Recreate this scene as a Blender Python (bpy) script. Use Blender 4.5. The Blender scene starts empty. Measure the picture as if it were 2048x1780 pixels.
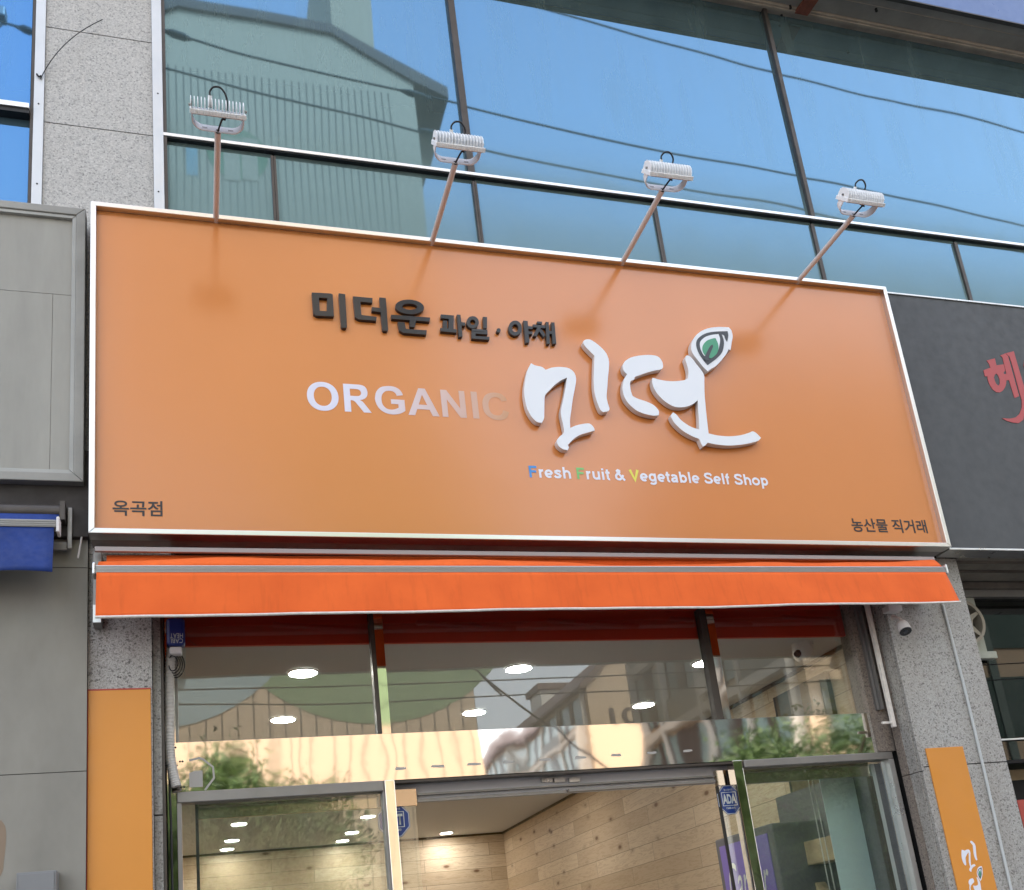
import bpy, bmesh, math, random
import numpy as np
from mathutils import Vector, Matrix
from mathutils.geometry import tessellate_polygon
random.seed(7); rng = np.random.default_rng(7)
SC = bpy.context.scene; COL = SC.collection
# ------------------------------------------------------------------ camera
YC, ZC, FPX, CX, CY = -3.93, 1.6, 2024.04, 1024.0, 1332.79
R = np.array([[0.9531799242966718, -0.2813985899742509, -0.11073782316035716],
              [-0.022338183334736805, 0.2996720526524997, -0.9537807224012976],
              [0.30157758120108136, 0.9115983185699392, 0.2793554511681568]])
_u, _s, _v = np.linalg.svd(R); R = _u @ _v
cam = bpy.data.objects.new('camera', bpy.data.cameras.new('camera')); COL.objects.link(cam)
m4 = Matrix.Identity(4)
for i in range(3):
    m4[i][0] = R[0][i]; m4[i][1] = -R[1][i]; m4[i][2] = -R[2][i]
m4[0][3], m4[1][3], m4[2][3] = 0.0, YC, ZC
cam.matrix_world = m4
cam.data.sensor_fit = 'HORIZONTAL'; cam.data.sensor_width = 36.0
cam.data.lens = FPX / 2048 * 36.0
cam.data.shift_y = (CY - 890.0) / 2048
cam.data.clip_start = 0.05; cam.data.clip_end = 2000
SC.camera = cam
# ------------------------------------------------------------------ sky, sun, exposure
SUN_EL, SUN_AZ = 50.0, 20.0           # the sun stands behind the shop, so its front is in open shade
w = bpy.data.worlds.new('World'); SC.world = w; w.use_nodes = True
nt = w.node_tree; bg = nt.nodes['Background']
sky = nt.nodes.new('ShaderNodeTexSky'); sky.sky_type = 'NISHITA'; sky.sun_disc = False
sky.sun_elevation = math.radians(SUN_EL); sky.sun_rotation = math.radians(SUN_AZ)
sky.air_density = 1.0; sky.dust_density = 4.0; sky.ozone_density = 1.0; sky.altitude = 50
# thin bright cloud: almost white above the roofs, thinning to blue overhead
_g = nt.nodes.new('ShaderNodeTexCoord'); _sx = nt.nodes.new('ShaderNodeSeparateXYZ'); nt.links.new(_g.outputs['Generated'], _sx.inputs[0])
_rp = nt.nodes.new('ShaderNodeValToRGB'); nt.links.new(_sx.outputs['Z'], _rp.inputs[0])
for _i, (_p, _c) in enumerate(((0., .92), (.40, .84), (.56, .70), (.76, .36))):
    _e = _rp.color_ramp.elements[_i] if _i < 2 else _rp.color_ramp.elements.new(_p)
    _e.position = _p; _e.color = (_c, _c, _c, 1)
_mx = nt.nodes.new('ShaderNodeMix'); _mx.data_type = 'RGBA'; nt.links.new(_rp.outputs[0], _mx.inputs[0])
nt.links.new(sky.outputs[0], _mx.inputs[6]); _mx.inputs[7].default_value = (3.25, 3.4, 3.6, 1)
nt.links.new(_mx.outputs[2], bg.inputs[0]); bg.inputs[1].default_value = 0.15
sun = bpy.data.objects.new('sun', bpy.data.lights.new('sun', 'SUN')); COL.objects.link(sun)
sun.data.energy = 0.8; sun.data.angle = math.radians(14); sun.data.color = (1, .95, .87)
_sd = Vector((math.sin(math.radians(SUN_AZ)) * math.cos(math.radians(SUN_EL)),
              math.cos(math.radians(SUN_AZ)) * math.cos(math.radians(SUN_EL)), math.sin(math.radians(SUN_EL))))
sun.rotation_euler = _sd.to_track_quat('Z', 'Y').to_euler(); sun.location = (5, 20, 30)
SC.view_settings.view_transform = 'Standard'; SC.view_settings.look = 'None'
SC.view_settings.exposure = 2.3; SC.view_settings.gamma = 1.0
SC.cycles.max_bounces = 10; SC.cycles.transparent_max_bounces = 12; SC.cycles.caustics_reflective = False
SC.cycles.caustics_refractive = False; SC.cycles.sample_clamp_indirect = 6

# ------------------------------------------------------------------ measuring helpers (real planes, real positions)
def ray(px, py): return R.T @ np.array([px - CX, py - CY, FPX])
def P(px, py, y):                      # point of the plane at depth y
    v = ray(px, py); v = v / v[1] * (y - YC); return float(v[0]), float(v[2] + ZC)
def PX(px, py, x):                     # point of the plane at constant x -> (y, z)
    v = ray(px, py); v = v / v[0] * x; return float(v[1] + YC), float(v[2] + ZC)
def PZ(px, py, z):                     # point of the level z -> (x, y)
    v = ray(px, py); v = v / v[2] * (z - ZC); return float(v[0]), float(v[1] + YC)
def PR(px, py, yg, Y):                 # point across the street at depth Y that a mirror at yg shows
    v = ray(px, py); v = v / v[1] * ((yg - YC) + (yg - Y)); return float(v[0]), float(v[2] + ZC)

# ------------------------------------------------------------------ materials
def _n(t, typ, **k):
    n = t.nodes.new(typ)
    for a, b in k.items():
        if a.startswith('i_'): n.inputs[int(a[2:]) if a[2:].isdigit() else a[2:].replace('_', ' ')].default_value = b
        else: setattr(n, a, b)
    return n
def mat(name, base=(.5, .5, .5), rough=.6, metal=0., spec=.5, coat=0., emit=None, es=0.):
    m = bpy.data.materials.new(name); m.use_nodes = True
    b = m.node_tree.nodes['Principled BSDF']
    b.inputs['Base Color'].default_value = (*base, 1); b.inputs['Roughness'].default_value = rough
    b.inputs['Metallic'].default_value = metal; b.inputs['Specular IOR Level'].default_value = spec
    b.inputs['Coat Weight'].default_value = coat
    if emit: b.inputs['Emission Color'].default_value = (*emit, 1); b.inputs['Emission Strength'].default_value = es
    return m
def L(m, a, b): m.node_tree.links.new(a, b)
def coord(m, scale=(1, 1, 1)):
    t = m.node_tree; c = _n(t, 'ShaderNodeTexCoord'); mp = _n(t, 'ShaderNodeMapping'); mp.inputs['Scale'].default_value = scale
    L(m, c.outputs['Object'], mp.inputs[0]); return mp.outputs[0]
def noise(m, vec, scale, detail=3, rough=.55, dist=0):
    n = _n(m.node_tree, 'ShaderNodeTexNoise'); L(m, vec, n.inputs['Vector'])
    n.inputs['Scale'].default_value = scale; n.inputs['Detail'].default_value = detail
    n.inputs['Roughness'].default_value = rough; n.inputs['Distortion'].default_value = dist
    return n.outputs[0]
def ramp(m, fac, stops):
    r = _n(m.node_tree, 'ShaderNodeValToRGB'); L(m, fac, r.inputs[0]); e = r.color_ramp.elements
    while len(e) < len(stops): e.new(.5)
    for i, (p, c) in enumerate(stops):
        e[i].position = p; e[i].color = (*c, 1) if len(c) == 3 else c
    return r.outputs[0]
def g(v): return (v, v, v)
def mixc(m, fac, a, b, mode='MIX'):
    x = _n(m.node_tree, 'ShaderNodeMix', data_type='RGBA', blend_type=mode)
    for s, v in ((x.inputs[0], fac), (x.inputs[6], a), (x.inputs[7], b)):
        if isinstance(v, (int, float)): s.default_value = v
        elif isinstance(v, tuple): s.default_value = (*v, 1)
        else: L(m, v, s)
    return x.outputs[2]
def math_(m, op, a, b=0., clamp=False):
    x = _n(m.node_tree, 'ShaderNodeMath', operation=op, use_clamp=clamp)
    for s, v in ((x.inputs[0], a), (x.inputs[1], b)):
        if isinstance(v, (int, float)): s.default_value = v
        else: L(m, v, s)
    return x.outputs[0]
def bsdf(m): return m.node_tree.nodes['Principled BSDF']
def bump(m, h, strength, dist):
    b = _n(m.node_tree, 'ShaderNodeBump'); b.inputs['Strength'].default_value = strength; b.inputs['Distance'].default_value = dist
    L(m, h, b.inputs['Height']); L(m, b.outputs[0], bsdf(m).inputs['Normal'])
def grubby(name, base, rough=.6, metal=0., amt=.25, scale=3., streak=1., spec=.5, bmp=0.):
    """plain paint or metal with faint blotches and rain streaks"""
    m = mat(name, base, rough, metal, spec)
    v = coord(m, (1, 1, 1 / max(streak, .01)))
    f = noise(m, v, scale, 5, .65)
    lo = tuple(c * (1 - amt) for c in base); hi = tuple(min(1, c * (1 + amt * .5)) for c in base)
    L(m, ramp(m, f, [(.3, lo), (.7, hi)]), bsdf(m).inputs['Base Color'])
    r = ramp(m, noise(m, coord(m), scale * 6, 3), [(.3, g(max(0, rough - .08))), (.7, g(min(1, rough + .1)))])
    L(m, r, bsdf(m).inputs['Roughness'])
    if bmp: bump(m, noise(m, coord(m), 60, 3), .3, bmp)
    return m
def granite(name, base, dark, fleck, dirt=.2, warm=(.20, .15, .11)):
    m = mat(name, base, .55)
    v = coord(m)
    a = noise(m, v, 120, 4, .72, .3); b = noise(m, v, 210, 2, .6); c = noise(m, v, 45, 3, .6)
    col = ramp(m, a, [(.30, tuple(x * .72 for x in base)), (.46, tuple(x * .92 for x in base)), (.56, base), (.72, tuple(min(1, x * 1.14) for x in base))])
    vo = _n(m.node_tree, 'ShaderNodeTexVoronoi'); L(m, v, vo.inputs['Vector']); vo.inputs['Scale'].default_value = 150.
    sv = _n(m.node_tree, 'ShaderNodeSeparateColor'); L(m, vo.outputs['Color'], sv.inputs[0])
    dk = tuple(d / b_ for d, b_ in zip(dark, base))
    col = mixc(m, 1., col, ramp(m, sv.outputs[0], [(0, dk), (.07, tuple(.35 + .65 * x for x in dk)), (.2, g(.84)), (.45, g(.97)), (.8, g(1.02)), (1, g(1.15))]), 'MULTIPLY')
    fk = ramp(m, b, [(.0, g(1)), (fleck, g(1)), (fleck + .05, g(0)), (1, g(0))])
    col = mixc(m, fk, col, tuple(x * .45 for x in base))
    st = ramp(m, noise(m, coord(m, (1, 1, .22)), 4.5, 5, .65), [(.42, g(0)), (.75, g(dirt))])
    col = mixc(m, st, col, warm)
    L(m, col, bsdf(m).inputs['Base Color']); bump(m, c, .12, .004)
    return m
def pine(name, axis):
    m = mat(name, (.5, .35, .2), .5, spec=.4); t = m.node_tree
    c = _n(t, 'ShaderNodeTexCoord'); s = _n(t, 'ShaderNodeSeparateXYZ'); L(m, c.outputs['Object'], s.inputs[0])
    k = _n(t, 'ShaderNodeCombineXYZ'); L(m, s.outputs[axis], k.inputs[0]); L(m, s.outputs['Z'], k.inputs[1]); uv = k.outputs[0]
    def sc(x, y, z=1):
        mp = _n(t, 'ShaderNodeMapping'); mp.inputs['Scale'].default_value = (x, y, z); L(m, uv, mp.inputs[0]); return mp.outputs[0]
    br = _n(t, 'ShaderNodeTexBrick'); L(m, uv, br.inputs['Vector']); br.offset = .37; br.offset_frequency = 2
    for n_, v_ in (('Scale', 1.), ('Mortar Size', .0022), ('Mortar Smooth', .1), ('Bias', 0.), ('Brick Width', 1.17), ('Row Height', .138)): br.inputs[n_].default_value = v_
    br.inputs['Color1'].default_value = (0, 0, 0, 1); br.inputs['Color2'].default_value = (1, 1, 1, 1); br.inputs['Mortar'].default_value = (.5, .5, .5, 1)
    tone = ramp(m, br.outputs['Color'], [(0, (.54, .415, .27)), (.5, (.64, .515, .355)), (1, (.72, .60, .43))])
    # per-plank shift so that the grain does not run through
    mp = _n(t, 'ShaderNodeMapping'); L(m, uv, mp.inputs[0]); cb = _n(t, 'ShaderNodeCombineXYZ')
    L(m, math_(m, 'MULTIPLY', br.outputs['Color'], 7.3), cb.inputs[2]); L(m, cb.outputs[0], mp.inputs['Location']); mp.inputs['Scale'].default_value = (1.6, 15, 1)
    gr = noise(m, mp.outputs[0], 1.6, 5, .6, 1.6)
    rings = math_(m, 'SINE', math_(m, 'MULTIPLY', gr, 34.))
    tone = mixc(m, ramp(m, rings, [(.1, g(.0)), (1, g(.42))]), tone, (.40, .27, .15))
    vo = _n(t, 'ShaderNodeTexVoronoi'); L(m, sc(3.1, 6.6), vo.inputs['Vector']); vo.inputs['Scale'].default_value = 1.0
    kn = ramp(m, vo.outputs['Distance'], [(0, g(1)), (.075, g(.85)), (.125, g(.25)), (.24, g(0))])
    tone = mixc(m, kn, tone, (.16, .075, .03))
    jn = math_(m, 'SUBTRACT', 1., br.outputs['Fac'])
    tone = mixc(m, math_(m, 'MULTIPLY', br.outputs['Fac'], .7), tone, (.16, .10, .055))
    L(m, tone, bsdf(m).inputs['Base Color']); bump(m, jn, .3, .002)
    return m
def clear_glass(name, f0=.085, tint=(.86, .9, .88), dust=.03):
    m = bpy.data.materials.new(name); m.use_nodes = True; t = m.node_tree; t.nodes.remove(bsdf(m)); out = t.nodes['Material Output']
    tr = _n(t, 'ShaderNodeBsdfTransparent'); tr.inputs[0].default_value = (*tint, 1)
    gl = _n(t, 'ShaderNodeBsdfGlossy'); gl.inputs['Color'].default_value = (.95, .97, .96, 1); gl.inputs['Roughness'].default_value = .0
    bp = _n(t, 'ShaderNodeBump'); bp.inputs['Strength'].default_value = .022; bp.inputs['Distance'].default_value = .01
    L(m, noise(m, coord(m), 1.4, 1), bp.inputs['Height']); L(m, bp.outputs[0], gl.inputs['Normal'])
    lw = _n(t, 'ShaderNodeLayerWeight'); lw.inputs['Blend'].default_value = .5
    p5 = math_(m, 'POWER', lw.outputs['Facing'], 4.); fac = math_(m, 'ADD', math_(m, 'MULTIPLY', p5, 1 - f0), f0, True)
    mx = _n(t, 'ShaderNodeMixShader'); L(m, fac, mx.inputs[0]); L(m, tr.outputs[0], mx.inputs[1]); L(m, gl.outputs[0], mx.inputs[2])
    df = _n(t, 'ShaderNodeBsdfDiffuse'); df.inputs[0].default_value = (.6, .6, .57, 1)
    dm = ramp(m, noise(m, coord(m, (1, 1, .5)), 5, 5, .7), [(.35, g(0)), (.8, g(dust))])
    m2 = _n(t, 'ShaderNodeMixShader'); L(m, dm, m2.inputs[0]); L(m, mx.outputs[0], m2.inputs[1]); L(m, df.outputs[0], m2.inputs[2])
    L(m, m2.outputs[0], out.inputs[0]); return m
def coated_glass(name, tint, zbar=None, dustc=(.30, .34, .34), f=.9):
    """blue mirror-coated glazing with rain streaks and dust lying along the sills"""
    m = mat(name, tint, .02, 1.0); t = m.node_tree
    v = coord(m)
    bump(m, noise(m, v, .85, 1, .4), .085, .03)
    st = ramp(m, noise(m, coord(m, (1, 1, .13)), 7, 5, .7), [(.35, g(.19)), (.62, g(.28)), (.8, g(.40))])
    if zbar:
        c = _n(t, 'ShaderNodeTexCoord'); s = _n(t, 'ShaderNodeSeparateXYZ'); L(m, c.outputs['Object'], s.inputs[0])
        ed = math_(m, 'ADD', s.outputs['Z'], math_(m, 'MULTIPLY', math_(m, 'SUBTRACT', noise(m, v, 6, 4), .5), .14))
        stops = []
        z0 = zbar[0]; sp = zbar[-1][0] - z0[0]
        nz = math_(m, 'DIVIDE', math_(m, 'SUBTRACT', ed, z0[0]), sp)
        d = ramp(m, nz, [((z - z0[0]) / sp, g(a)) for z, a in zbar])
        st = math_(m, 'MAXIMUM', st, d)
    df = _n(t, 'ShaderNodeBsdfDiffuse'); df.inputs[0].default_value = (*dustc, 1)
    mx = _n(t, 'ShaderNodeMixShader'); L(m, st, mx.inputs[0]); L(m, bsdf(m).outputs[0], mx.inputs[1]); L(m, df.outputs[0], mx.inputs[2])
    L(m, mx.outputs[0], t.nodes['Material Output'].inputs[0]); return m

MT = {}
MT['sign_face'] = mat('orange sign vinyl', (.66, .235, .05), .20, spec=.95)
_m = MT['sign_face']; L(_m, ramp(_m, noise(_m, coord(_m), 2.2, 4), [(.3, (.655, .224, .055)), (.7, (.675, .233, .059))]), bsdf(_m).inputs['Base Color'])
bump(_m, noise(_m, coord(_m), 2.5, 2), .12, .01)
MT['sign_alu'] = mat('satin aluminium trim', (.74, .725, .70), .28, 1.0)
MT['sign_side'] = grubby('sign box side metal', (.42, .41, .40), .4, .6, .3)
MT['white_letter'] = mat('white acrylic letter', (.80, .82, .86), .35)
MT['letter_side'] = mat('letter side strip', (.62, .60, .58), .45)
MT['black_letter'] = mat('black acrylic letter', (.022, .022, .024), .28)
MT['leaf_dark'] = mat('dark grey leaf line', (.05, .055, .065), .35)
MT['leaf_green'] = mat('green leaf', (.07, .33, .19), .35)
MT['print_white'] = mat('white print', (.80, .80, .88), .25)
MT['print_black'] = mat('brown black print', (.03, .022, .02), .3)
MT['print_blue'] = mat('blue print', (.06, .28, .68), .25)
MT['print_green'] = mat('green print', (.22, .56, .17), .25)
MT['print_yellow'] = mat('yellow print', (.80, .74, .10), .25)
MT['stone_up'] = granite('pale grey granite', (.52, .50, .47), (.27, .26, .25), .33, .07)
MT['stone'] = granite('grey granite', (.42, .405, .375), (.15, .14, .13), .36, .38)
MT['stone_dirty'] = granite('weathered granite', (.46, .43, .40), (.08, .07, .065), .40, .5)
MT['stone_brown_shade'] = granite('brown shaded granite', (.27, .225, .19), (.10, .08, .07), .36, .4)  # brown granite with the awning's shade put into its colour
MT['alu'] = grubby('brushed aluminium', (.66, .66, .65), .33, .85, .15)
MT['bar_alu'] = mat('bright anodised bar', (.80, .80, .80), .35, .9)
MT['trim_alu'] = grubby('pale pillar trim', (.62, .63, .64), .45, .5, .06, 3)
MT['roller_cover'] = mat('dull grey strip', (.36, .32, .31), .5)
MT['alu_grey'] = grubby('grey anodised profile', (.28, .265, .25), .4, .6, .15)
MT['alu_dark'] = grubby('dark bronze mullion', (.085, .072, .062), .45, .5, .3)
MT['black'] = mat('black rubber', (.01, .01, .011), .5)
MT['void'] = mat('dark recess', (.012, .011, .010), .9)
MT['soffit'] = grubby('stained soffit panel', (.31, .30, .275), .7, 0, .3, 2.5)
MT['soffit_trim'] = grubby('soffit moulding', (.40, .35, .29), .6, 0, .35, 4)
MT['blue_sign'] = grubby('blue fascia film', (.075, .14, .34), .35, 0, .06)
MT['rust'] = grubby('red oxide bracket', (.20, .06, .035), .7, 0, .4, 20)
MT['steel'] = mat('polished gold toned steel', (.87, .805, .725), .035, 1.0)
_m = MT['steel']; bump(_m, math_(_m, 'ADD', noise(_m, coord(_m, (1.5, 1, 1)), 2.4, 1, .4), math_(_m, 'MULTIPLY', noise(_m, coord(_m), 9., 2), .04)), .10, .022)
MT['steel_flat'] = mat('polished steel post', (.84, .76, .67), .05, 1.0)
_m = MT['steel_flat']; bump(_m, noise(_m, coord(_m, (1, 1, .6)), 7, 1), .12, .012)
MT['steel_plain'] = mat('plain polished steel', (.46, .39, .31), .14, 1.0)
MT['tape'] = mat('tape residue', (.42, .40, .37), .7)
MT['glass'] = clear_glass('shop window glass', .082, (.88, .9, .88), .02)
MT['door_glass'] = clear_glass('door glass', .08, (.95, .975, .96), .03)
MT['green_glass'] = clear_glass('dark green glazing', .055, (.12, .17, .11), .05)
ZB = P(1200, 388, 0.02)[1]
MT['blue_glass'] = coated_glass('blue coated glass', (.13, .262, .40), [(3.7, .85), (4.95, .84), (5.10, .70), (5.26, .50), (ZB - .03, .42), (ZB + .02, .72), (ZB + .10, .48), (ZB + .26, .3), (ZB + .6, .2)], (.20, .285, .28))
MT['blue_glass_left'] = coated_glass('deep blue coated glass', (.09, .235, .46), [(3.7, .5), (5.3, .3), (ZB + .05, .3), (ZB + .3, .2)], (.16, .27, .34))
MT['awning'] = mat('orange awning canvas', (.80, .135, .025), .75, spec=.2)
_m = MT['awning']; _st = ramp(_m, noise(_m, coord(_m, (1, 1, .05)), 26, 3, .7), [(.52, g(0)), (.70, g(.20))])
_bl = ramp(_m, noise(_m, coord(_m), 5, 4), [(.3, (.73, .12, .022)), (.7, (.84, .148, .028))])
L(_m, mixc(_m, _st, _bl, (.46, .07, .012)), bsdf(_m).inputs['Base Color']); bump(_m, noise(_m, coord(_m), 350, 2), .2, .001)
MT['awning_back'] = MT['awning']
MT['hem'] = grubby('white hem piping', (.75, .70, .64), .7, 0, .2, 30)
MT['blue_awning'] = grubby('blue awning canvas', (.007, .035, .20), .7, 0, .22, 8, bmp=.002)
MT['red_board'] = mat('dark red board', (.62, .02, .008), .5)
MT['orange_plate'] = grubby('orange cladding sheet', (.70, .27, .035), .38, 0, .04, 2)
MT['red_edge'] = mat('red edge tape', (.42, .05, .03), .5)
MT['clad'] = grubby('grey green cladding', (.265, .247, .208), .55, 0, .22, 2.6, 2.2)
MT['old_sign'] = grubby('faded grey sign sheet', (.335, .32, .28), .5, 0, .2, 4, 5)
MT['old_frame'] = grubby('dull aluminium frame', (.30, .288, .26), .55, .1, .2)
MT['bar_paint'] = mat('silver painted bar', (.60, .585, .59), .4, .25)
MT['old_trim'] = grubby('pale inner trim', (.38, .375, .35), .5, .1, .15)
MT['meter_box'] = grubby('grey enclosure', (.20, .20, .20), .5, 0, .08)
MT['dark_sign'] = grubby('charcoal sign sheet', (.048, .050, .052), .5, 0, .2, 3, 3)
MT['red_letter'] = mat('red sign letter', (.42, .05, .05), .45)
MT['gal'] = grubby('galvanised soffit', (.30, .27, .22), .55, .2, .3, 5)
MT['beam_dirty'] = grubby('sooty lintel', (.14, .12, .10), .7, 0, .45, 4)
MT['white_paint'] = mat('white powder coat', (.88, .88, .88), .4)
MT['pole_paint'] = grubby('beige painted pole', (.68, .64, .62), .4, 0, .08)
MT['cam_white'] = mat('white camera housing', (.70, .66, .64), .35)
MT['lens_black'] = mat('black camera front', (.012, .014, .02), .15)
MT['conduit'] = grubby('white corrugated hose', (.60, .57, .53), .55, 0, .12, 12)
MT['cable_grey'] = mat('pale grey cable', (.52, .54, .53), .5)
MT['fan_plastic'] = grubby('yellowed fan plastic', (.36, .32, .25), .5, 0, .25, 8)
MT['shade_dark'] = grubby('near-black shade strip', (.045, .038, .034), .8, 0, .4, 4)  # near-black colour standing in for the shade under the sign box
MT['fan_plate'] = grubby('pale green mounting board', (.45, .47, .40), .6, 0, .2, 6)
MT['ceiling'] = mat('white ceiling paint', (.60, .60, .59), .7)
MT['pine_side'] = pine('pine planks side', 'Y'); MT['pine_back'] = pine('pine planks back', 'X')
MT['led'] = mat('lit downlight', (1, 1, 1), .5, emit=(1, .955, .90), es=26)
MT['ring'] = mat('downlight ring', (.8, .8, .8), .5)
MT['track'] = grubby('white grey door track', (.76, .75, .76), .45, 0, .06)
MT['blue_sticker'] = mat('blue sticker', (.015, .05, .24), .35)
MT['sticker_print'] = mat('sticker print', (.68, .70, .66), .5)
MT['purple'] = mat('purple poster film', (.20, .15, .48), .4)
MT['ac_grey'] = mat('grey appliance shell', (.13, .13, .14), .5)
MT['ac_light'] = mat('pale appliance panel', (.55, .56, .58), .4)
MT['beam'] = grubby('pine beam', (.50, .38, .23), .6, 0, .25, 9)
MT['brown_board'] = grubby('dark brown board', (.10, .07, .025), .35, 0, .5, 7)
MT['blind'] = mat('pale blue roller blind', (.80, .92, .93), .7)
_m = MT['blind']; L(_m, ramp(_m, noise(_m, coord(_m), 3, 3), [(.3, (.76, .88, .89)), (.7, (.84, .95, .96))]), bsdf(_m).inputs['Base Color'])
MT['chain'] = mat('white bead chain', (.75, .73, .68), .4)
MT['neigh_dark'] = grubby('dark green inner blind', (.030, .034, .018), .7, 0, .3)
MT['floor'] = grubby('shop floor tile', (.42, .40, .37), .4, 0, .1)
MT['asphalt'] = grubby('asphalt', (.055, .055, .056), .9, 0, .3, 3, bmp=.01)
MT['paving'] = grubby('pavement blocks', (.30, .28, .26), .85, 0, .2, 5)
MT['kerb'] = grubby('granite kerb', (.38, .37, .35), .8, 0, .2, 9)
MT['line'] = mat('white road paint', (.75, .75, .72), .7)
MT['bldg'] = grubby('building render', (.30, .29, .28), .8)
MT['apt_beige'] = mat('beige apartment paint', (.55, .42, .29), .8)
MT['apt_white'] = mat('pale apartment paint', (.60, .58, .53), .8)
MT['apt_roof'] = mat('brown roof edge', (.13, .085, .07), .7)
MT['apt_win'] = mat('apartment window', (.22, .33, .35), .12, spec=.8)
MT['apt_dark'] = mat('apartment window frame', (.07, .05, .045), .6)
MT['apt_teal'] = mat('dark teal window band', (.045, .085, .07), .5)
MT['apt_teal_light'] = mat('grey teal pier', (.14, .19, .17), .7)
MT['apt_rail'] = mat('apartment balcony panel', (.20, .215, .21), .6)
MT['apt_green'] = mat('apartment green paint', (.18, .27, .14), .8)
MT['apt_blue'] = mat('apartment blue paint', (.30, .40, .42), .8)
MT['bark'] = grubby('tree bark', (.13, .09, .06), .9, 0, .4, 12)
MT['wire'] = mat('black power cable', (.02, .02, .022), .6)
MT['pvc_blue'] = mat('blue plastic pack', (.015, .03, .17), .3)
m = MT['leaf'] = mat('tree leaf', (.07, .13, .03), .55)
_oi = _n(m.node_tree, 'ShaderNodeNewGeometry')
L(m, ramp(m, _oi.outputs['Random Per Island'], [(0, (.035, .075, .018)), (.5, (.07, .14, .03)), (1, (.13, .22, .05))]), bsdf(m).inputs['Base Color'])
# apartment gable: vertical ribs above the storeys and wide grooves below
m = MT['apt_gable'] = mat('ribbed beige gable', (.55, .42, .29), .8); t = m.node_tree
_c = _n(t, 'ShaderNodeTexCoord'); _s = _n(t, 'ShaderNodeSeparateXYZ'); L(m, _c.outputs['Object'], _s.inputs[0])
def _groove(per, wd): return math_(m, 'LESS_THAN', math_(m, 'FRACT', math_(m, 'DIVIDE', math_(m, 'ADD', _s.outputs['X'], 50.), per)), wd)
_lo = math_(m, 'LESS_THAN', _s.outputs['Z'], 16.); _hi = math_(m, 'SUBTRACT', 1., _lo)
_top = math_(m, 'LESS_THAN', _s.outputs['Z'], 31.6); _xr = math_(m, 'LESS_THAN', _s.outputs['X'], 7.3)
_gv = math_(m, 'ADD', math_(m, 'MULTIPLY', _groove(.43, .12), _lo), math_(m, 'MULTIPLY', math_(m, 'MULTIPLY', _groove(.24, .2), _hi), math_(m, 'MULTIPLY', _top, _xr)))
L(m, mixc(m, _gv, (.55, .42, .29), (.17, .135, .10)), bsdf(m).inputs['Base Color'])
# ORGANIC print: the white ink is printed thinner and thinner towards the right
m = MT['print_fade'] = mat('fading white print', (.8, .8, .86), .25); t = m.node_tree
_xa, _xb = P(700, 800, -.13)[0], P(1030, 820, -.13)[0]
_c = _n(t, 'ShaderNodeTexCoord'); _s = _n(t, 'ShaderNodeSeparateXYZ'); L(m, _c.outputs['Object'], _s.inputs[0])
_f = math_(m, 'DIVIDE', math_(m, 'SUBTRACT', _s.outputs['X'], _xa), _xb - _xa, True)
L(m, mixc(m, _f, (.74, .73, .86), (.62, .30, .13)), bsdf(m).inputs['Base Color'])

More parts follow.
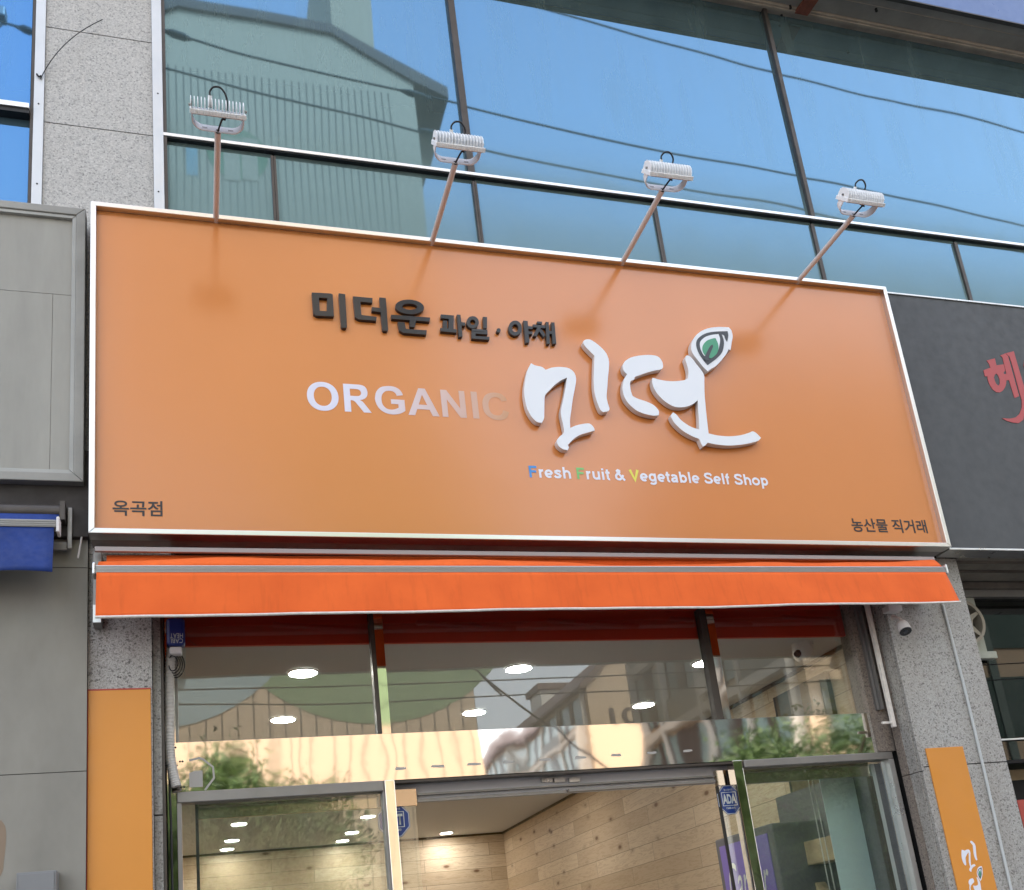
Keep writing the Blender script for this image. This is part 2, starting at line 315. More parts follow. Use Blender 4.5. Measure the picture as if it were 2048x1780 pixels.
# ------------------------------------------------------------------ mesh helpers
class B:
    def __init__(s): s.v = []; s.f = []; s.m = []; s.sm = []
    def add(s, vs, fs, mi=0, smooth=False):
        o = len(s.v); s.v += [tuple(map(float, p)) for p in vs]
        for f in fs: s.f.append([i + o for i in f]); s.m.append(mi); s.sm.append(smooth)
        return s
    def box(s, x0, x1, y0, y1, z0, z1, mi=0):
        vs = [(x, y, z) for x in (x0, x1) for y in (y0, y1) for z in (z0, z1)]
        return s.add(vs, [(0, 1, 3, 2), (4, 6, 7, 5), (0, 4, 5, 1), (2, 3, 7, 6), (0, 2, 6, 4), (1, 5, 7, 3)], mi)
    def hexa(s, front, back, mi=0):     # two quads of 3d points
        vs = list(front) + list(back)
        return s.add(vs, [(0, 1, 2, 3), (7, 6, 5, 4), (0, 4, 5, 1), (1, 5, 6, 2), (2, 6, 7, 3), (3, 7, 4, 0)], mi)
    def prism(s, loops, y0, y1, mi=0, side=None):      # loops of (x, z); front at y0
        side = mi if side is None else side
        pts = [p for lp in loops for p in lp]
        tri = tessellate_polygon([[Vector((p[0], p[1], 0)) for p in lp] for lp in loops])
        s.add([(p[0], y0, p[1]) for p in pts], [tuple(t) for t in tri], mi)
        s.add([(p[0], y1, p[1]) for p in pts], [tuple(reversed(t)) for t in tri], side)
        for lp in loops:
            n = len(lp)
            vs = [(p[0], y0, p[1]) for p in lp] + [(p[0], y1, p[1]) for p in lp]
            s.add(vs, [(i, (i + 1) % n, n + (i + 1) % n, n + i) for i in range(n)], side)
        return s
    def sheet(s, loops, y, mi=0):
        pts = [p for lp in loops for p in lp]
        tri = tessellate_polygon([[Vector((p[0], p[1], 0)) for p in lp] for lp in loops])
        return s.add([(p[0], y, p[1]) for p in pts], [tuple(t) for t in tri], mi)
    def tube(s, pts, r, n=10, mi=0, caps=True):
        pts = [Vector(p) for p in pts]; rs = r if hasattr(r, '__len__') else [r] * len(pts)
        up = Vector((.13, .21, 1)).normalized(); rings = []
        for i, p in enumerate(pts):
            d = (pts[min(i + 1, len(pts) - 1)] - pts[max(i - 1, 0)]).normalized()
            if abs(d.dot(up)) > .95: up = Vector((1, .2, .1)).normalized()
            a = d.cross(up).normalized(); b = d.cross(a)
            rings.append([p + (a * math.cos(k * 2 * math.pi / n) + b * math.sin(k * 2 * math.pi / n)) * rs[i] for k in range(n)])
        fs = []
        for i in range(len(pts) - 1):
            for k in range(n): fs.append((i * n + k, i * n + (k + 1) % n, (i + 1) * n + (k + 1) % n, (i + 1) * n + k))
        s.add([q for rg in rings for q in rg], fs, mi, True)
        if caps: s.add(rings[0], [tuple(range(n))], mi); s.add(rings[-1], [tuple(range(n))], mi)
        return s
    def cyl(s, c, r, axis, h0, h1, n=32, mi=0, r2=None):
        r2 = r if r2 is None else r2; vs = []
        for h, rr in ((h0, r), (h1, r2)):
            for k in range(n):
                a = 2 * math.pi * k / n; u, v = rr * math.cos(a), rr * math.sin(a)
                vs.append({'x': (h, c[0] + u, c[1] + v), 'y': (c[0] + u, h, c[1] + v), 'z': (c[0] + u, c[1] + v, h)}[axis])
        s.add(vs, [(k, (k + 1) % n, n + (k + 1) % n, n + k) for k in range(n)], mi, True)
        s.add(vs[:n], [tuple(range(n))], mi); s.add(vs[n:], [tuple(range(n))], mi); return s
    def build(s, name, mats, parent=None, label=None, bevel=0, kind=None):
        me = bpy.data.meshes.new(name); me.from_pydata(s.v, [], s.f)
        mats = mats if isinstance(mats, (list, tuple)) else [mats]
        for q in mats: me.materials.append(MT[q] if isinstance(q, str) else q)
        me.polygons.foreach_set('material_index', s.m); me.polygons.foreach_set('use_smooth', s.sm)
        bm = bmesh.new(); bm.from_mesh(me); bmesh.ops.remove_doubles(bm, verts=bm.verts, dist=1e-5) if bevel else None
        bmesh.ops.recalc_face_normals(bm, faces=bm.faces); bm.to_mesh(me); bm.free(); me.update()
        o = bpy.data.objects.new(name, me); COL.objects.link(o)
        if parent is not None:
            o.parent = parent; o.matrix_parent_inverse = Matrix.Translation(-Vector(root_of(parent)))
        if label: o['label'] = label
        if kind: o['kind'] = kind
        if bevel:
            b = o.modifiers.new('bevel', 'BEVEL'); b.width = bevel; b.segments = 2; b.limit_method = 'ANGLE'; b.angle_limit = math.radians(40)
        return o
ROOT = {}
def root_of(o):
    t = Vector((0, 0, 0))
    while o is not None and o.name in ROOT: return ROOT[o.name]
    return t
def thing(name, label, cat, loc=(0, 0, 0), group=None):
    o = bpy.data.objects.new(name, None); COL.objects.link(o); o.location = loc; o.empty_display_size = .1
    ROOT[o.name] = Vector(loc); tag(o, label, cat, group); return o
def tag(o, label, cat, group=None):
    o['label'] = label; o['category'] = cat
    if group: o['group'] = group
    return o
def sub(parent_part, b, name, mats, **k):             # sub-part: parent is a mesh part
    ob = b.build(name, mats, None, **k); ob.parent = parent_part
    ob.matrix_parent_inverse = Matrix.Identity(4); return ob
def structure(o): o['kind'] = 'structure'; return o
def mask_mats(o): return o

def smooth(pts, n=4, ang=55, closed=True):
    """Catmull-Rom through the traced points; sharp turns stay corners"""
    N = len(pts); P_ = [np.array(p, float) for p in pts]; corner = []
    for i in range(N):
        a = P_[i] - P_[i - 1]; b = P_[(i + 1) % N] - P_[i]
        c = np.dot(a, b) / (np.linalg.norm(a) * np.linalg.norm(b) + 1e-9); corner.append(math.degrees(math.acos(max(-1, min(1, c)))) > ang)
    out = []
    for i in range(N):
        p1, p2 = P_[i], P_[(i + 1) % N]
        p0 = P_[i - 1] if not corner[i] else p1 - (p2 - p1); p3 = P_[(i + 2) % N] if not corner[(i + 1) % N] else p2 + (p2 - p1)
        for k in range(n):
            t = k / n
            out.append(tuple(.5 * ((2 * p1) + (-p0 + p2) * t + (2 * p0 - 5 * p1 + 4 * p2 - p3) * t * t + (-p0 + 3 * p1 - 3 * p2 + p3) * t ** 3)))
    return out
def text_mesh(body, box, y, mats, bold=0., shear=0., matidx=None, flipx=False, frame=None):
    """text turned into a flat sheet fitted to box = (x0, x1, z0, z1) at depth y"""
    cu = bpy.data.curves.new('text', 'FONT'); cu.body = body; cu.size = 1; cu.offset = bold; cu.shear = shear; cu.resolution_u = 6
    if matidx:
        for i, k in matidx.items(): cu.body_format[i].material_index = k
    for q in mats: cu.materials.append(MT[q])
    o = bpy.data.objects.new('text', cu); COL.objects.link(o)
    dg = bpy.context.evaluated_depsgraph_get(); dg.update(); me = bpy.data.meshes.new_from_object(o.evaluated_get(dg))
    bpy.data.objects.remove(o)
    n = len(me.vertices); co = np.zeros(n * 3); me.vertices.foreach_get('co', co); co = co.reshape(-1, 3)
    a = co[:, :2]; lo, hi = a.min(0), a.max(0); u = (a - lo) / (hi - lo)
    if flipx: u[:, 0] = 1 - u[:, 0]
    x0, x1, z0, z1 = box
    if frame: new = np.array([frame(float(p[0]), float(p[1])) for p in u])
    else: new = np.stack([x0 + u[:, 0] * (x1 - x0), np.full(n, y), z0 + u[:, 1] * (z1 - z0)], 1)
    me.vertices.foreach_set('co', new.ravel()); me.update()
    bm = bmesh.new(); bm.from_mesh(me); bmesh.ops.remove_doubles(bm, verts=bm.verts, dist=1e-6)
    bmesh.ops.recalc_face_normals(bm, faces=bm.faces); bm.to_mesh(me); bm.free()
    mi = np.zeros(len(me.polygons), dtype=np.int32); me.polygons.foreach_get('material_index', mi)
    me.materials.clear()
    for q in mats: me.materials.append(MT[q])
    me.polygons.foreach_set('material_index', mi); me.update()
    return me
def text_part(name, parent, *a, **k):
    me = text_mesh(*a, **k); o = bpy.data.objects.new(name, me); COL.objects.link(o)
    o.parent = parent
    if parent.type == 'EMPTY': o.matrix_parent_inverse = Matrix.Translation(-root_of(parent))
    return o
def copy_tree(o, parent=None):
    c = o.copy(); COL.objects.link(c)
    if parent is not None: c.parent = parent; c.matrix_parent_inverse = o.matrix_parent_inverse.copy()
    for ch in list(o.children): copy_tree(ch, c)
    return c

# ================================================================== the setting: ground
yS, yG, yD, yL = -.13, .02, .15, .235      # sign face, upper glazing, shopfront, sliding leaves
structure(B().box(-60, 80, -2.6, .3, -.3, 0).build('pavement', 'paving'))
structure(B().box(-60, 80, -2.75, -2.6, -.3, .01).build('kerb', 'kerb', bevel=.01))
structure(B().box(-400, 400, -400, 400, -.5, -.31).build('ground', 'paving'))
structure(B().box(-60, 80, -13.5, -2.75, -.31, -.14).build('road', 'asphalt'))
_b = B()
for i in range(-8, 12): _b.box(i * 6, i * 6 + 3, -8.15, -8.0, -.139, -.135)
structure(_b.build('road_marking', 'line'))
structure(B().box(-60, 80, -16.5, -13.5, -.3, 0).build('pavement', 'paving'))

# ================================================================== the commercial building
bl = thing('shop_building', 'commercial building with granite pillars, blue mirror glazing upstairs and a glazed shopfront', 'building', (1.6, .2, 0))
B().box(-12, 16, .35, 11, 3.35, 13).box(-12, -.62, .35, 11, 0, 3.35).box(3.9, 16, .9, 11, 0, 3.35).box(-.62, 3.9, 8.0, 11, 0, 3.35).build('building_body', 'bldg', bl)
# --- upper floor glazing: panes in front of the body, one sheet per pane
xb1 = P(917, 150, yG)[0]; xb2 = P(1590, 300, yG)[0]
zb = ZB; ztop = 7.05; zlow = 3.4
xl = P(327, 268, yG)[0]
lows = [P(px, py, yG)[0] for px, py in ((549, 370), (953, 410), (1316, 460), (1634, 500), (1922, 535))]
def pane(x0, x1, z0, z1, mt='blue_glass', tilt=0.0):
    q = rng.uniform(-.0022, .0022, 3); q = [q[0], q[1], q[2], q[1] + q[2] - q[0]]
    a, b_ = x0 + .006, x1 - .006
    B().hexa([(a, yG + q[0], z0), (b_, yG + q[1], z0), (b_, yG + q[3], z1), (a, yG + q[2], z1)], [(a, yG + .02, z0), (b_, yG + .02, z0), (b_, yG + .02, z1), (a, yG + .02, z1)]).build('window_pane', mt, bl)
pane(xl, xb1, zb, ztop); pane(xb1, xb2, zb, ztop); pane(xb2, xb2 + 2.75, zb, ztop); pane(xb2 + 2.75, xb2 + 5.5, zb, ztop)
xs = [xl] + lows + [lows[-1] + 1.05, lows[-1] + 2.1]
for a, b_ in zip(xs, xs[1:]): pane(a, b_, zlow, zb)
B().box(xl - .02, 9.6, yG - .028, yG + .012, zb - .008, zb + .0095).build('transom_bar', 'bar_alu', bl, bevel=.002)
B().box(xl - .02, 9.6, yG - .022, yG + .012, zb - .014, zb - .0085).build('transom_gasket', 'black', bl)
for x, wd, mt in ((xb1, .036, 'alu_dark'), (xb2, .026, 'alu_dark'), (xb2 + 2.75, .03, 'alu_dark')):
    B().box(x - wd / 2, x + wd / 2, yG - .025, yG + .012, zb + .0105, ztop).build('mullion', mt, bl, bevel=.003)
for i, x in enumerate(lows):
    B().box(x - .012, x - .001, yG - .012, yG + .012, zlow, zb - .0305).box(x + .001, x + .012, yG - .010, yG + .012, zlow, zb - .0305).box(x - .004, x + .004, yG - .002, yG + .012, zlow, zb - .031).build('mullion', 'alu_dark', bl)
# --- upper granite pillar between the two glazings, in slabs
xu0, xu1 = P(89, 200, 0)[0], P(305, 200, 0)[0]
zj = [3.3, P(200, 258, 0)[1] , P(200, 70, 0)[1], 7.3]
_b = B().box(xu0 + .003, xu1 - .003, .008, .3, 3.3, 7.3, 1)
for a, b_ in zip(zj, zj[1:]): _b.box(xu0, xu1, 0, .0075, a + .0025, b_ - .0025, 0)
_b.build('granite_pillar', ['stone_up', 'void'], bl)
B().box(xu1 + .001, xu1 + .045, -.012, yG + .01, 3.3, 7.2).build('pillar_trim', 'trim_alu', bl, bevel=.002)
B().box(xu1 + .0455, xu1 + .06, -.004, yG + .012, 3.3, 7.2).build('pillar_trim', 'alu_dark', bl)
B().box(xu0 - .042, xu0 - .001, -.012, yG + .01, 3.3, 7.2).build('pillar_trim', 'trim_alu', bl, bevel=.002)
B().box(xu0 - .056, xu0 - .0425, -.004, yG + .012, 3.3, 7.2).build('pillar_trim', 'alu_dark', bl)
for zz, xx in ((5.05, xu1 + .02), (5.6, xu1 + .024), (5.02, xu0 - .02), (5.45, xu0 - .022)): B().cyl((xx, zz), .004, 'y', -.0135, -.011, 10).build('trim_screw', 'black', bl)
zbl = P(35, 227, yG)[1]
pane(-5.2, xu0 - .055, zlow, zbl, 'blue_glass_left'); pane(-5.2, xu0 - .055, zbl, ztop, 'blue_glass_left')
B().box(-5.2, xu0 - .057, yG - .05, yG + .012, zbl - .008, zbl + .018).build('transom_bar', 'bar_alu', bl, bevel=.002)
B().box(-5.2, xu0 - .057, yG - .042, yG + .012, zbl - .03, zbl - .0065).build('transom_gasket', 'black', bl)
# --- soffit above the glazing
zs = 6.91; ysf = yG - .21
B().box(-.35, 10, ysf, yG - .062, zs, zs + .03).build('soffit', 'soffit', bl)
B().box(-.35, 10, yG - .06, yG + .012, zs - .015, zs + .03).box(-.35, 10, yG - .048, yG - .03, zs - .024, zs - .0155).box(-.35, 10, ysf + .045, ysf + .049, zs - .004, zs - .0002).build('soffit_moulding', 'soffit_trim', bl, bevel=.003)
B().hexa([(P(1588, 20, -.02)[0], -.02, zs - .03), (P(1612, 20, -.02)[0], -.02, zs - .03), (P(1612, 20, -.02)[0], -.02, zs - .012), (P(1588, 20, -.02)[0], -.02, zs - .012)],
         [(P(1618, 0, -.12)[0], -.20, zs - .012), (P(1640, 0, -.12)[0], -.20, zs - .012), (P(1640, 0, -.12)[0], -.20, zs - .001), (P(1618, 0, -.12)[0], -.20, zs - .001)]).build('soffit_bracket', 'rust', bl)
for px, py in ((1752, 18), (1580, 12), (1562, 27)):
    x, y = PZ(px, py, zs - .002); B().cyl((x, y), .008, 'z', zs - .02, zs - .0005, 10).build('soffit_bolt', 'void', bl)
# --- lower granite pillars
xp0, xp1 = -.375, P(304.5, 1390, 0)[0]
zL = [0, P(240, 1378, 0)[1] - .9, 3.3]
_b = B().box(xp0, xp1, .008, .3, 0, 3.35, 1).box(xp0, xp1, 0, .0075, .0, 1.2, 0).box(xp0, xp1, 0, .0075, 1.205, 3.3, 0)
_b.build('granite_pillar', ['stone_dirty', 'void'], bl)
zjl = P(312, 1632, .06)[1]
_b = B().box(xp1 + .001, xp1 + .030, .045, .3, 0, zjl - .003).box(xp1 + .001, xp1 + .030, .045, .3, zjl + .003, 3.3)
_b.build('pillar_return', 'stone', bl)
B().box(xp1 + .0305, xp1 + .040, .052, .3, 0, 3.3).build('pillar_edge', 'alu_dark', bl)
B().box(xp1 + .041, -.066, .22, .34, 0, 3.35).build('dark_gap', 'void', bl)
xr0, xr1 = P(1805.6, 1380, 0)[0], P(1980, 1390, 0)[0]
zjr = P(2000, 1524, 0)[1]
_b = B().box(xr0 + .01, xr1 - .004, .008, .9, 0, 3.35, 1)
for a, b_ in ((0, zjr), (zjr, 3.33)): _b.box(xr0 + .016, xr1, 0, .0075, a + .0025, b_ - .0025, 0).box(xr1 - .0075, xr1, .0076, .9, a + .0025, b_ - .0025, 0)
_b.build('granite_pillar', ['stone', 'void'], bl)
# stepped reveal of the right pillar: pale bull edge, bands of granite with shade put into the colour, door rebate
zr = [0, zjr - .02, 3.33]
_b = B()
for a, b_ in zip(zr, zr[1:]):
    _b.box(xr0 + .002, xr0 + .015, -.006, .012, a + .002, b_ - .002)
    _b.box(xr0 - .006, xr0 + .0015, .012, .075, a + .002, b_ - .002); B().box(xr0 - .012, xr0 + .0015, .0755, .125, a + .002, b_ - .002).build('pillar_reveal', 'stone_brown_shade', bl)
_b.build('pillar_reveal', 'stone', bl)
for px, py, r in ((1850, 1350, .012), (1873, 1453, .010), (1873, 1472, .006), (1822, 1240, .006)):
    x, z = P(px, py, 0); B().cyl((x, z), r, 'y', -.0015, .001, 16).build('plugged_hole', 'stone_dirty', bl)
# --- shopfront frame
xf0, xf1 = P(352, 1487, yD)[0], P(1752, 1428, yD)[0]
zt0 = P(900, 1462, yD)[1]; zfb = P(1000, 1548, yD)[1]
xe1 = P(1748, 1468, yD)[0]; xdr = P(1782, 1510, yD)[0]
B().box(xf0 - .035, xe1, yD, yD + .06, zfb, zt0).build('steel_fascia', 'steel', bl)
B().box(xe1 + .0005, xdr + .03, yD - .004, yD + .1, zfb + .003, zt0 + .6).build('stone_infill', 'stone_brown_shade', bl)
fas = bpy.data.objects['steel_fascia']
for k in range(9):
    px = 790 + k * 72; x, z = P(px, 1548 - (px - 790) * .062 - 10, yD)
    wd_ = .045 + .02 * rng.random(); q = rng.random(4) * .005
    sub(fas, B().prism([[(x, z - .006 + q[0]), (x + wd_ * .6, z - .005), (x + wd_, z - .006 + q[1]), (x + wd_ - .004, z + .003 + q[2]), (x + wd_ * .5, z + .006), (x + .004, z + .004 + q[3])]], yD - .0012, yD - .0002), 'tape_residue', 'tape')
x0, z0 = P(379, 1575, yD); x1, z1 = P(405, 1541, yD)
sub(fas, B().prism([[(x0, z0), (x1, z0), (x1, z1), (x0 + .02, z1), (x0, z1 - .008)]], yD - .0012, yD - .0003), 'tape_residue', 'tape')
arc = [np.array(P(*q, yD)) for q in ((378, 1521), (398, 1516), (405, 1518), (426, 1534), (428, 1556), (410, 1580))]
up_, dn_ = [], []
for k in range(len(arc)):
    d = arc[min(k + 1, 5)] - arc[max(k - 1, 0)]; n = np.array([-d[1], d[0]]) / np.linalg.norm(d) * .004; up_.append(tuple(arc[k] + n)); dn_.append(tuple(arc[k] - n))
sub(fas, B().prism([up_ + dn_[::-1]], yD - .0012, yD - .0003), 'tape_residue', 'tape')
for px, py in ((360, 1523), (365, 1523), (362, 1575), (368, 1574), (351, 1495)):
    x, z = P(px, py, yD); sub(fas, B().cyl((x, z), .004, 'y', yD - .001, yD, 10), 'screw_hole', 'black')
# transom glazing and its posts
zT = 3.12
m1a, m1b, m1c = P(761, 1460, yD)[0], P(764, 1460, yD)[0], P(782, 1460, yD)[0]
m2a, m2b, m2c = P(1440, 1438, yD)[0], P(1448, 1438, yD)[0], P(1463, 1438, yD)[0]
for a, b_ in ((xf0 + .008, m1a), (m1c, m2a), (m2c, xe1 + .035)):
    B().box(a + .003, b_ - .003, yD + .03, yD + .036, zt0 + .004, zT).build('transom_pane', 'glass', bl)
    B().box(a + .003, b_ - .003, yD + .026, yD + .040, zt0 + .0005, zt0 + .0075).build('pane_gasket', 'alu_grey', bl)
for a, b_, c in ((m1a, m1b, m1c), (m2a, m2b, m2c)):
    B().box(a - .012, b_, yD + .004, yD + .05, zt0 + .0005, zT).build('post_edge', 'alu_dark', bl)
    B().box(b_ + .0005, c, yD, yD + .05, zt0 + .0005, zT).build('steel_post', 'steel_flat', bl)
B().box(xf0 - .035, xf0 - .001, yD + .002, yD + .05, zt0 + .0005, zT).build('steel_post', 'steel_flat', bl)
B().box(xf0 - .0005, xf0 + .0105, yD - .002, yD + .05, zt0 + .0005, zT).build('post_edge', 'alu_grey', bl)
B().box(xf0 - .035, xf0 - .002, yD + .002, yD + .05, 0, zfb - .0005).build('steel_post', 'steel_flat', bl)
B().box(xe1 + .036, xe1 + .05, yD - .02, yD + .05, zt0 + .01, zT).box(xe1 + .052, xe1 + .06, yD - .04, yD + .02, zt0 + .01, zT).build('jamb_profile', 'alu_grey', bl)
# red board and beam behind the transom
zred = P(1000, 1283, yD + .06)[1]
B().box(-.28, 3.2, yD + .055, yD + .075, zred, 3.33).build('red_board', 'red_board', bl)
# door posts, fixed panes
def vbox(px0, py0, px1, y0, y1, z0, z1, name, mt, bevel=.002):
    return B().box(P(px0, py0, y0)[0], P(px1, py0, y0)[0], y0, y1, z0, z1).build(name, mt, bl, bevel=bevel)
vbox(770, 1575, 790, yD - .01, yD + .05, 0, zfb - .001, 'steel_post', 'steel_flat')
vbox(1467, 1530, 1485, yD - .01, yD + .05, 0, zfb - .001, 'steel_post', 'steel_flat')
vbox(764, 1575, 769.5, yD - .004, yD + .05, 0, zfb - .001, 'post_edge', 'alu_grey')
xq0, xq1 = P(769, 1575, yD)[0], P(1486, 1530, yD)[0]
B().box(xf0, xq0 - .008, yD - .014, yD + .05, zfb - .044, zfb - .0015).build('pane_head', 'alu_grey', bl, bevel=.003)
B().box(xf0, xf0 + .016, yD - .008, yD + .05, 0, zfb - .0445).build('post_edge', 'alu_grey', bl)
B().box(xf0 + .018, xq0 - .008, yD + .02, yD + .026, 0, zfb - .045).build('fixed_pane', 'door_glass', bl)
B().box(xq1, xdr, yD - .014, yD + .05, zfb - .036, zfb - .0015).build('pane_head', 'alu_grey', bl, bevel=.003)
B().box(xdr - .028, xdr, yD - .012, yD + .05, 0, zfb - .0365).build('post_edge', 'alu', bl)
B().box(xq1, xdr - .03, yD + .02, yD + .026, 0, zfb - .037).build('fixed_pane', 'door_glass', bl)
# header with the automatic door track over the opening
B().box(xq0 + .02, xq1 - .02, yD + .004, yD + .05, zfb - .012, zfb - .002).build('header_edge', 'alu_dark', bl)
zh = P(1250, 1571, yL)[1]
B().box(xq0 + .02, xq1 - .02, yL + .015, yL + .12, zh, zfb + .1).build('door_track', 'track', bl, bevel=.004)
xk0, xk1 = P(838, 1640, yL)[0], P(1434, 1600, yL)[0]
B().box(xk0, xk1, yL - .012, yL + .014, zh + .012, zh + .02).box(xk0, P(1130, 1580, yL)[0], yL - .004, yL + .014, zh - .016, zh - .004).box(P(1135, 1580, yL)[0], xk1, yL - .016, yL + .014, zh - .014, zh - .002).build('track_lip', 'alu_grey', bl)
_b = B()
for px in (1085, 1110, 1140):
    x, z = P(px, 1560, yL - .01); _b.box(x, x + .05, yL - .002, yL + .0145, z - .008, z + .012)
_b.build('track_roller', 'alu', bl)
# --- the room behind
zc = 3.0; xw = 3.255; yB = 10.84 + YC
B().box(-.35, xw + .05, yD + .08, yB + .05, zc, zc + .1).build('ceiling', 'ceiling', bl)
B().box(xw, xw + .06, yD + .1, yB, 0, zc - .001).build('side_wall', 'pine_side', bl)
B().box(-.35, xw, yB, yB + .06, 0, zc - .001).build('back_wall', 'pine_back', bl)
B().box(-.36, -.30, yD + .1, yB, 0, zc - .001).build('side_wall', 'pine_side', bl)
B().box(-.36, xw, yD + .06, yB + .05, -.02, .004).build('shop_floor', 'floor', bl)
B().box(xw - .012, xw - .0005, yD + .1, yB - .001, zc - .022, zc - .0015).box(-.29, xw - .013, yB - .012, yB - .0005, zc - .022, zc - .0015).build('cornice', 'brown_board', bl)
# --- left neighbour: grey cladding
ycl = -.03; xc1 = P(172, 1650, ycl)[0]; xcm = P(0, 1550, ycl)[0]
zk1 = P(90, 1135, ycl)[1]; zk2 = P(90, 1546, ycl)[1]
_b = B().box(-5, xc1, ycl + .003, .2, 0, 3.4, 1)
for a, b_ in ((0, zk2), (zk2, zk1), (zk1, 3.38)): _b.box(-5, xc1, ycl, ycl + .0025, a + .0015, b_ - .0015, 0)
_b.build('grey_cladding', ['clad', 'void'], bl)
B().box(-5, xc1 + .004, ycl - .03, ycl - .0005, P(90, 1072, ycl - .03)[1], 3.72).build('shade_strip', 'shade_dark', bl)  # dark strip added to paint the shade below the blank sign box
B().prism([smooth([P(*q, ycl) for q in ((-30, 1640), (3, 1641), (11, 1655), (12, 1680), (8, 1720), (2, 1750), (-30, 1790))])], ycl - .001, ycl - .0002).build('rust_stain', mat('stain', (.26, .19, .13), .8), bl)
# --- right neighbour: recess with lintel, dark green glazing
xn = xr1
B().box(xn, 9, -.10, .30, 3.325, 3.345).build('recess_soffit', 'gal', bl)
B().box(xn, 9, .02, .026, 3.31, 3.3245).box(xn, 9, .14, .146, 3.31, 3.3245).build('soffit_rib', 'beam_dirty', bl)
zl0, zl1 = P(2000, 1176, .3)[1], P(2000, 1140, .3)[1]
B().box(xn, 9, .30, .36, zl0, 3.32).build('lintel', 'beam_dirty', bl)
B().box(xn, 9, .27, .2995, zl1 - .02, zl1 + .012).build('lintel_rail', 'gal', bl)
B().box(xn, 9, .33, .36, zl0 - .04, zl0 - .0005).build('window_head', 'alu_grey', bl)
zg = P(2035, 1480, .36)[1]; zg2 = P(2040, 1500, .36)[1]
B().box(xn, 9, .36, .366, zg, zl0 - .041).build('green_pane', 'green_glass', bl)
B().box(xn, 9, .362, .37, zg2 - .05, zg - .001).build('green_pane', 'green_glass', bl)
B().box(xn, 9, .35, .38, zg2 - .07, zg2 - .051).build('window_rail', 'void', bl)
B().box(xn, 9, .34, .352, zg - .001, zg + .007).build('window_rail', 'alu', bl)
B().box(xn, 9, .55, .56, zg2 - .071, 3.0).build('inner_blind', 'neigh_dark', bl)
B().box(xn, 9, .56, .57, 1.0, zg2 - .072).build('inner_shelf', 'beam', bl)
B().box(xn, 9, .5, .52, .6, P(2040, 1560, .5)[1]).build('inner_panel', MT['void'], bl)
_x, _z = P(2047, 1650, .1)
B().box(_x - .02, _x + .5, .08, .1, _z - .4, _z + .12).build('red_strip', 'red_edge', bl)

# ================================================================== the orange sign
sx0, sx1 = P(180, 700, yS)[0], P(1817, 790, yS)[0]
sx1 = .5 * (P(1769, 577, yS)[0] + P(1897, 1092, yS)[0]); sz0, sz1 = P(1000, 1082, yS)[1], P(1000, 494.5, yS)[1]
sg = thing('shop_sign', 'wide orange shop sign in an aluminium frame with raised white calligraphy and a green leaf', 'sign', ((sx0 + sx1) / 2, 0, sz0))
fw = .0215
B().box(sx0 + fw * .6, sx1 - fw * .6, yS + .012, -.008, sz0 + fw * .6, sz1 - fw * .6).build('sign_panel', 'sign_face', sg)
_b = B(); F = -.146
def rim(b, x0, x1, z0, z1, w_, ya, yb):
    o = [(x0, z0), (x1, z0), (x1, z1), (x0, z1)]; i = [(x0 + w_, z0 + w_), (x1 - w_, z0 + w_), (x1 - w_, z1 - w_), (x0 + w_, z1 - w_)]
    for k in range(4):
        a, c = o[k], o[(k + 1) % 4]; d, e = i[(k + 1) % 4], i[k]; q = .0004
        mx, mz = (a[0] + c[0] + d[0] + e[0]) / 4, (a[1] + c[1] + d[1] + e[1]) / 4
        sh = lambda p: (p[0] + (q if p[0] < mx else -q) * (k % 2 == 0), p[1] + (q if p[1] < mz else -q) * (k % 2 == 1))
        b.prism([[sh(a), sh(c), sh(d), sh(e)]], ya, yb)
rim(_b, sx0, sx1, sz0, sz1, fw, F, yS + .05)
_b.build('sign_frame', 'sign_alu', sg, bevel=.002)
B().box(sx0 + .003, sx1 - .003, yS + .0505, -.002, sz0 + .002, sz0 + .012).box(sx0 + .003, sx1 - .003, yS + .0505, -.002, sz1 - .012, sz1 - .002).box(sx0 + .003, sx0 + .0125, yS + .0505, -.002, sz0 + .0125, sz1 - .0125).box(sx1 - .0125, sx1 - .003, yS + .0505, -.002, sz0 + .0125, sz1 - .0125).build('sign_case', 'sign_side', sg)
yf = yS + .012                          # the face of the vinyl
# raised black lettering, traced syllable by syllable
def Z4(q, y=yf - .016): return P(560 + q[0] / 3.4133, 560 + q[1] / 3.4133, y)
def ell(cx, cy, rx, ry, n=36, rot=0): return [(cx + rx * math.cos(2 * math.pi * k / n), cy + ry * math.sin(2 * math.pi * k / n) + rot * rx * math.cos(2 * math.pi * k / n)) for k in range(n)]
def letter(strokes, label, th=.014):
    b = B()
    for i, st in enumerate(strokes):
        loops = st if isinstance(st[0], list) else [st]
        e = i * .00025
        b.prism([[Z4(q) for q in lp] for lp in loops], yf - .018 - e, yf - .0008)
    return b.build('raised_letter', 'black_letter', sg, label=label, bevel=.0012)
letter([[[(217, 86), (345, 93), (360, 100), (368, 250), (345, 250), (245, 245), (228, 232)], [(265, 122), (322, 126), (320, 214), (272, 212)]], [(400, 92), (445, 98), (457, 322), (450, 330), (425, 328), (417, 318)]], 'black raised syllable 미')
letter([[(498, 112), (632, 124), (630, 158), (548, 150), (556, 240), (660, 252), (657, 280), (535, 270), (512, 255)], [(626, 186), (690, 192), (690, 222), (626, 214)], [(678, 120), (722, 124), (738, 340), (730, 350), (706, 348), (698, 338)]], 'black raised syllable 더')
